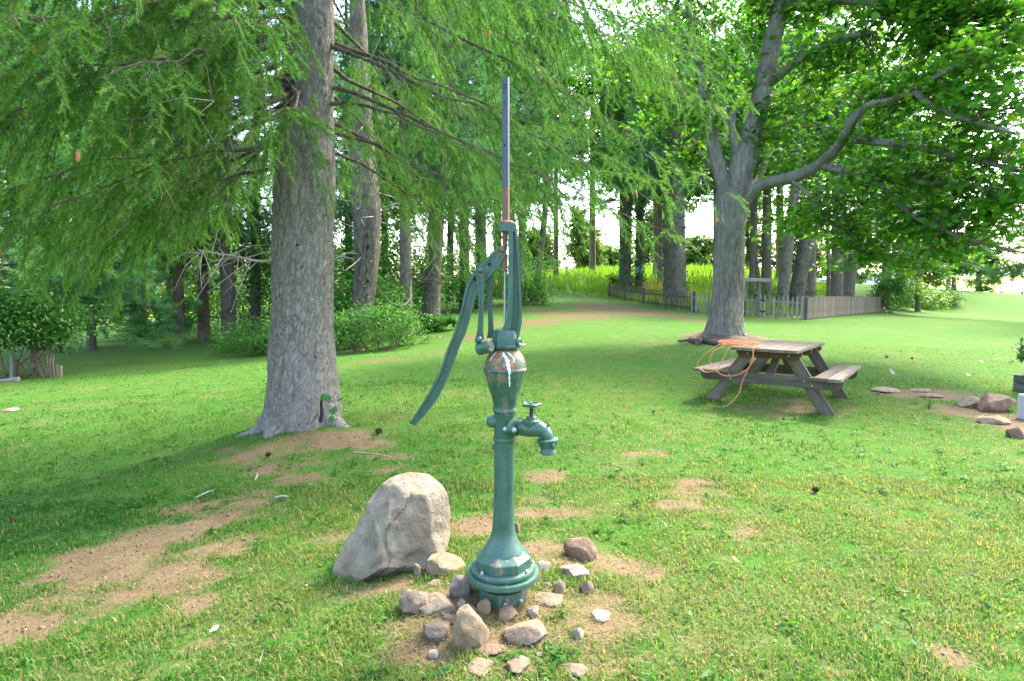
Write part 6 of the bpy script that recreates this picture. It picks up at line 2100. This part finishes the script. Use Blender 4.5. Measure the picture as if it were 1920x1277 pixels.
def blades(n, y0, y1, pw, hgt, wid, margin=.5, seed_v=0.0):
    """blades of grass on the lawn between depths y0 and y1; pw: how fast the density falls off"""
    u = rg.rand(n)
    k = 2 - pw
    y = (y0 ** k + u * (y1 ** k - y0 ** k)) ** (1 / k)
    x = (rg.rand(n) * 2 - 1) * (y * .93 + margin)
    bm_ = bare_mask(x, y)
    P2 = np.c_[x, y]
    clump = fbm(P2 * 6.0, 3, 51)
    tall = fbm(P2 * 1.6, 3, 52)
    lit = needle_mask(x, y)
    keep = rg.rand(n) > np.clip((bm_ - .18) * 1.6, 0, .955) + np.clip(lit, 0, .9) * .8
    keep &= clump * 1.5 + rg.rand(n) * 1.1 > .22
    for cx, cy_, r_ in KEEP_OUT:
        keep &= (x - cx) ** 2 + (y - cy_) ** 2 > (r_ * .92) ** 2
    keep &= (x - SPRUCE[0]) ** 2 + (y - SPRUCE[1]) ** 2 > .42 ** 2
    keep &= (x - MAPLE[0]) ** 2 + (y - MAPLE[1]) ** 2 > .6 ** 2
    x, y, clump, tall, bm_ = x[keep], y[keep], clump[keep], tall[keep], bm_[keep]
    n = len(x)
    z = H(x, y) - .004
    h = hgt * (.55 + .7 * rg.rand(n)) * (1 + .55 * np.clip(tall, -.6, 1)) * (1 - .45 * np.clip(bm_ * 2, 0, 1)) * (1 + .3 * clump)
    # longer uncut tufts round the rocks and in front of the pump
    near_p = np.exp(-((x - .0) ** 2 / .5 + (y - 2.3) ** 2 / .25))
    h *= 1 + .55 * near_p * (rg.rand(n) > .4)
    an = rg.rand(n) * 6.283
    ln = rg.uniform(.15, 1.25, n) ** 1.2 * .85
    d = np.stack([np.cos(an), np.sin(an), np.zeros(n)], -1)
    s = np.stack([-np.sin(an), np.cos(an), np.zeros(n)], -1)
    w = wid * (.55 + .7 * rg.rand(n) + 1.3 * (rg.rand(n) < .12)) * (1 + .10 * np.maximum(0, y - 2.2))
    P = np.c_[x, y, z]
    up = np.array([0, 0, 1.0])
    mid = P + d * (h * ln * .35)[:, None] + up * (h * .55)[:, None]
    tip = P + d * (h * ln)[:, None] + up * (h * np.clip(1.02 - .45 * ln, .25, 1))[:, None]
    ww = (s * w[:, None]) / 2
    V = np.stack([P - ww, P + ww, mid + ww * .85, mid - ww * .85, tip], 1).reshape(-1, 3)
    b_ = np.arange(n)[:, None] * 5
    F = np.concatenate([b_ + [0, 1, 2], b_ + [0, 2, 3], b_ + [3, 2, 4]])
    warm = fbm(P2[keep] * .8, 3, 91)
    shade = np.clip((x + 4.2) / 5.5, 0, 1)                # deeper green blades to the left, yellower and drier ones towards the right
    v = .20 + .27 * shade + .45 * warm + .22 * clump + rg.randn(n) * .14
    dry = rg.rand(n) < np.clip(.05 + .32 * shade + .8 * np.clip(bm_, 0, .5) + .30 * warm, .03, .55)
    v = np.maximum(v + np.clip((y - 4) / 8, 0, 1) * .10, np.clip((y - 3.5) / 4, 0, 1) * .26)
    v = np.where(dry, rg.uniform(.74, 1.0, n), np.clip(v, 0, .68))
    return V, F, np.repeat(np.clip(v, 0, 1), 5)


G = Acc()
G.add(*blades(175000, 1.55, 4.2, 1.1, .040, .0038))
G.add(*blades(95000, 3.9, 9.0, 1.2, .034, .0048))
G.add(*blades(24000, 8.5, 13.0, 1.2, .028, .0060, 1.0))
# broad leaved weeds and clover in the turf
n = 620
wy = rg.uniform(1.7, 8.5, n)
wx = rg.uniform(-1, 1, n) * wy * .92
kk_ = (bare_mask(wx, wy) < .5) & (fbm(np.c_[wx, wy] * .7, 3, 88) + rg.rand(n) * .6 > .2)
for qx, qy, qr in KEEP_OUT:
    kk_ &= (wx - qx) ** 2 + (wy - qy) ** 2 > qr ** 2
wx, wy = np.repeat(wx[kk_], 9), np.repeat(wy[kk_], 9)
n = len(wx)
an = rg.rand(n) * 6.283
rr5 = rg.uniform(.004, .035, n)
wx, wy = wx + np.cos(an) * rr5, wy + np.sin(an) * rr5
G.add(*leaves(np.c_[wx, wy, H(wx, wy) + rg.uniform(.012, .035, n)], np.tile([0, -.1, 1.0], (n, 1)), .036, rg, rg.uniform(.05, .5, n), 'oval', .05))
o = G.build('grass', M['grass'])
tag(o, 'short patchy lawn grass with dry straw among the green', 'grass', kind='stuff')
NGRASS = sum(len(f) for f in G.F)

# straw and litter lying round the rocks
n = 5200
x = rg.randn(n) * .42 + .02
y = 2.38 + rg.randn(n) * .27
x2 = rg.uniform(-4, 2.6, 26000)
y2 = rg.uniform(1.6, 5.6, 26000)
k2 = rg.rand(26000) < np.clip(bare_mask(x2, y2) - .1, 0, .8)
x, y = np.r_[x, x2[k2]], np.r_[y, y2[k2]]
n = len(x)
k = (y > 1.5)
x, y = x[k], y[k]
n = len(x)
an = rg.rand(n) * 6.283
ln = rg.uniform(.02, .075, n)
d = np.stack([np.cos(an), np.sin(an), rg.uniform(-.08, .2, n)], -1)
s = np.stack([-np.sin(an), np.cos(an), np.zeros(n)], -1) * .0013
P = np.c_[x, y, H(x, y) + .004 + rg.rand(n) * .012]
V = np.stack([P - s, P + s, P + d * ln[:, None]], 1).reshape(-1, 3)
o = Acc().add(V, np.arange(3 * n).reshape(-1, 3), np.repeat(rg.uniform(.8, 1, n), 3)).build('straw_litter', M['grass'])
tag(o, 'dry brown straw strewn between the rocks at the pump', 'straw', kind='stuff')

# crumbs of soil and grit on the bare earth
x2 = rg.uniform(-4, 2.6, 60000)
y2 = rg.uniform(1.6, 6.4, 60000)
k2 = rg.rand(60000) < np.clip(bare_mask(x2, y2) - .25, 0, .8) * .22
x2, y2 = x2[k2], y2[k2]
n = len(x2)
sz2 = rg.uniform(.002, .006, n) * (1 + .9 * (rg.rand(n) < .06))
cb = np.array([[sx_, sy_, sz_] for sx_ in (-1, 1) for sy_ in (-1, 1) for sz_ in (-1, 1)], float)
V = cb[None] * rg.uniform(.5, 1.2, (n, 8, 3)) * sz2[:, None, None]
ca, sa_ = np.cos(x2 * 90), np.sin(x2 * 90)
V[:, :, 0], V[:, :, 1] = V[:, :, 0] * ca[:, None] - V[:, :, 1] * sa_[:, None], V[:, :, 0] * sa_[:, None] + V[:, :, 1] * ca[:, None]
V += np.c_[x2, y2, H(x2, y2) + sz2 * .4][:, None]
cf = np.array([[0, 1, 3, 2], [4, 6, 7, 5], [0, 4, 5, 1], [2, 3, 7, 6], [0, 2, 6, 4], [1, 5, 7, 3]])
o = Acc().add(V.reshape(-1, 3), (np.arange(n)[:, None, None] * 8 + cf[None]).reshape(-1, 4)).build('soil_crumbs', M['soil_crumb'], None, True, None)
tag(o, 'crumbs of tan soil and grit on the bare earth patches', 'soil', kind='stuff')

# meadow beyond the fence
n = 42000
u = rg.rand(n)
y = (26 ** .5 + u * (75 ** .5 - 26 ** .5)) ** 2
x = rg.uniform(-.28, .86, n) * y
k = field_mask(x, y) > .5
x, y = x[k], y[k]
n = len(x)
h = .62 * (.5 + .8 * rg.rand(n)) * (1 + .5 * fbm(np.c_[x * .4, y * .4], 3, 71))
an = rg.rand(n) * 6.283
P = np.c_[x, y, H(x, y) - .02]
d = np.stack([np.cos(an), np.sin(an), np.zeros(n)], -1)
s = np.stack([-np.sin(an), np.cos(an), np.zeros(n)], -1) * (.022 + .0007 * y)[:, None]
tip = P + d * (h * .35)[:, None] + np.array([0, 0, 1.0]) * h[:, None]
V = np.stack([P - s, P + s, tip], 1).reshape(-1, 3)
v = np.clip(.35 + .35 * fbm(np.c_[x * .12, y * .12], 3, 72) + rg.randn(n) * .15, 0, .9)
v = np.where(fbm(np.c_[x * .2, y * .2], 3, 73) > .33, np.clip(v + .45, 0, 1), v)
o = Acc().add(V, np.arange(3 * n).reshape(-1, 3), np.repeat(v, 3)).build('meadow_grass', M['field_grass'])
tag(o, 'tall sunlit yellow green meadow grass behind the fence', 'meadow grass', kind='stuff')

# ------------------------------------------------------------------ small things on the lawn
for px, py, sc_, lab in [(1528, 925, 1.0, 'dark pine cone lying in the sunny grass on the right'), (710, 816, 1.3, 'dark cone in the bare earth right of the spruce roots'), (503, 859, 1.0, 'dark cone in the bare earth left of the spruce roots'),
                         (1662, 672, 1.2, 'dark cone on the shaded lawn right of the picnic table'), (25, 982, .8, 'small dark cone in the grass at the left edge'), (1710, 674, .9, 'small dark cone further right on the shaded lawn')]:
    q = ground_px(px, py)
    r_ = .022 * sc_
    a = Acc()
    a.ball((0, 0, 0), r_ * .7, 10, sc=(1.5, 1, 1))
    for k in range(46):
        t = (k + .5) / 46
        th_ = k * 2.4
        rr4 = math.sin(math.pi * min(.97, t * .9 + .06))
        d = np.array([.25, math.cos(th_) * .9, math.sin(th_) * .9])
        c_ = np.array([(t - .5) * 2.2 * r_, math.cos(th_) * rr4 * r_ * .6, math.sin(th_) * rr4 * r_ * .6])
        sd = unit(np.cross(d, [1, 0, 0])) * r_ * .34
        a.add([c_ - sd, c_ + sd, c_ + sd * .6 + d * r_ * .55 * rr4, c_ - sd * .6 + d * r_ * .55 * rr4], [(0, 1, 2, 3)])
    V, F, A_ = a.arrays()
    V = V @ np.array(Matrix.Rotation(px * .37, 3, 'Z')).T + np.array(q) + [0, 0, r_ * 1.1]
    tag(mesh_np('pine_cone', V, F, M['cone_dark'], None, None, False, (q.x, q.y, q.z)), lab, 'pine cone', 'cones on the lawn')
for px, py, sz_, mt2, lab in [(1371, 1054, .05, 'leaf_orange', 'curled orange leaf on the sunny grass right of the pump'), (487, 1266, .045, 'leaf_white', 'pale dry leaf standing in the grass at the bottom edge'), (412, 1185, .03, 'leaf_white', 'small whitish leaf in the grass below the earth path'),
                              (573, 1110, .03, 'leaf_white', 'small whitish leaf in the grass left of the boulder'), (1677, 707, .09, 'leaf_white', 'pale leaf on the shaded lawn right of the picnic bench'), (1812, 704, .10, 'leaf_white', 'pale leaf on the shaded lawn, nearer the planter'), (1835, 679, .08, 'leaf_white', 'pale leaf on the lawn where shade meets sun')]:
    q = ground_px(px, py)
    V, F, A_ = leaves([q + Vector((0, 0, .03))], [(0, -.6, .8)], sz_ * 1.3, rg, np.array([.9]), 'oval', -.2)
    tag(mesh_np('fallen_leaf', V, F, M[mt2], None, {'v': A_}, False, (q.x, q.y, q.z)), lab, 'leaf', 'fallen leaves on the lawn')
for px0, py0, px1, py1, r_, lab in [(365, 936, 398, 922, .008, 'bleached root showing in the bare earth path'), (515, 936, 540, 934, .010, 'short pale root chip below the spruce'), (1826, 788, 1852, 776, .006, 'thin stick by the orange tan slab'), (478, 902, 482, 888, .008, 'pale bark scrap below the spruce roots'), (660, 850, 735, 858, .006, 'thin fallen twig on the ground right of the spruce')]:
    p_, q = ground_px(px0, py0), ground_px(px1, py1)
    md = (p_ + q) / 2 + Vector((.01, 0, .012))
    o = Acc().tube(bez([p_ + Vector((0, 0, .004)), md, q + Vector((0, 0, .004))], 9), np.linspace(r_, r_ * .6, 9), 6).build('stick', M['dead_twig'], None, True, None, origin=tuple(p_))
    tag(o, lab, 'stick', 'sticks on the ground')
for o in list(bpy.data.objects):
    if '_o' in o:
        del o['_o']
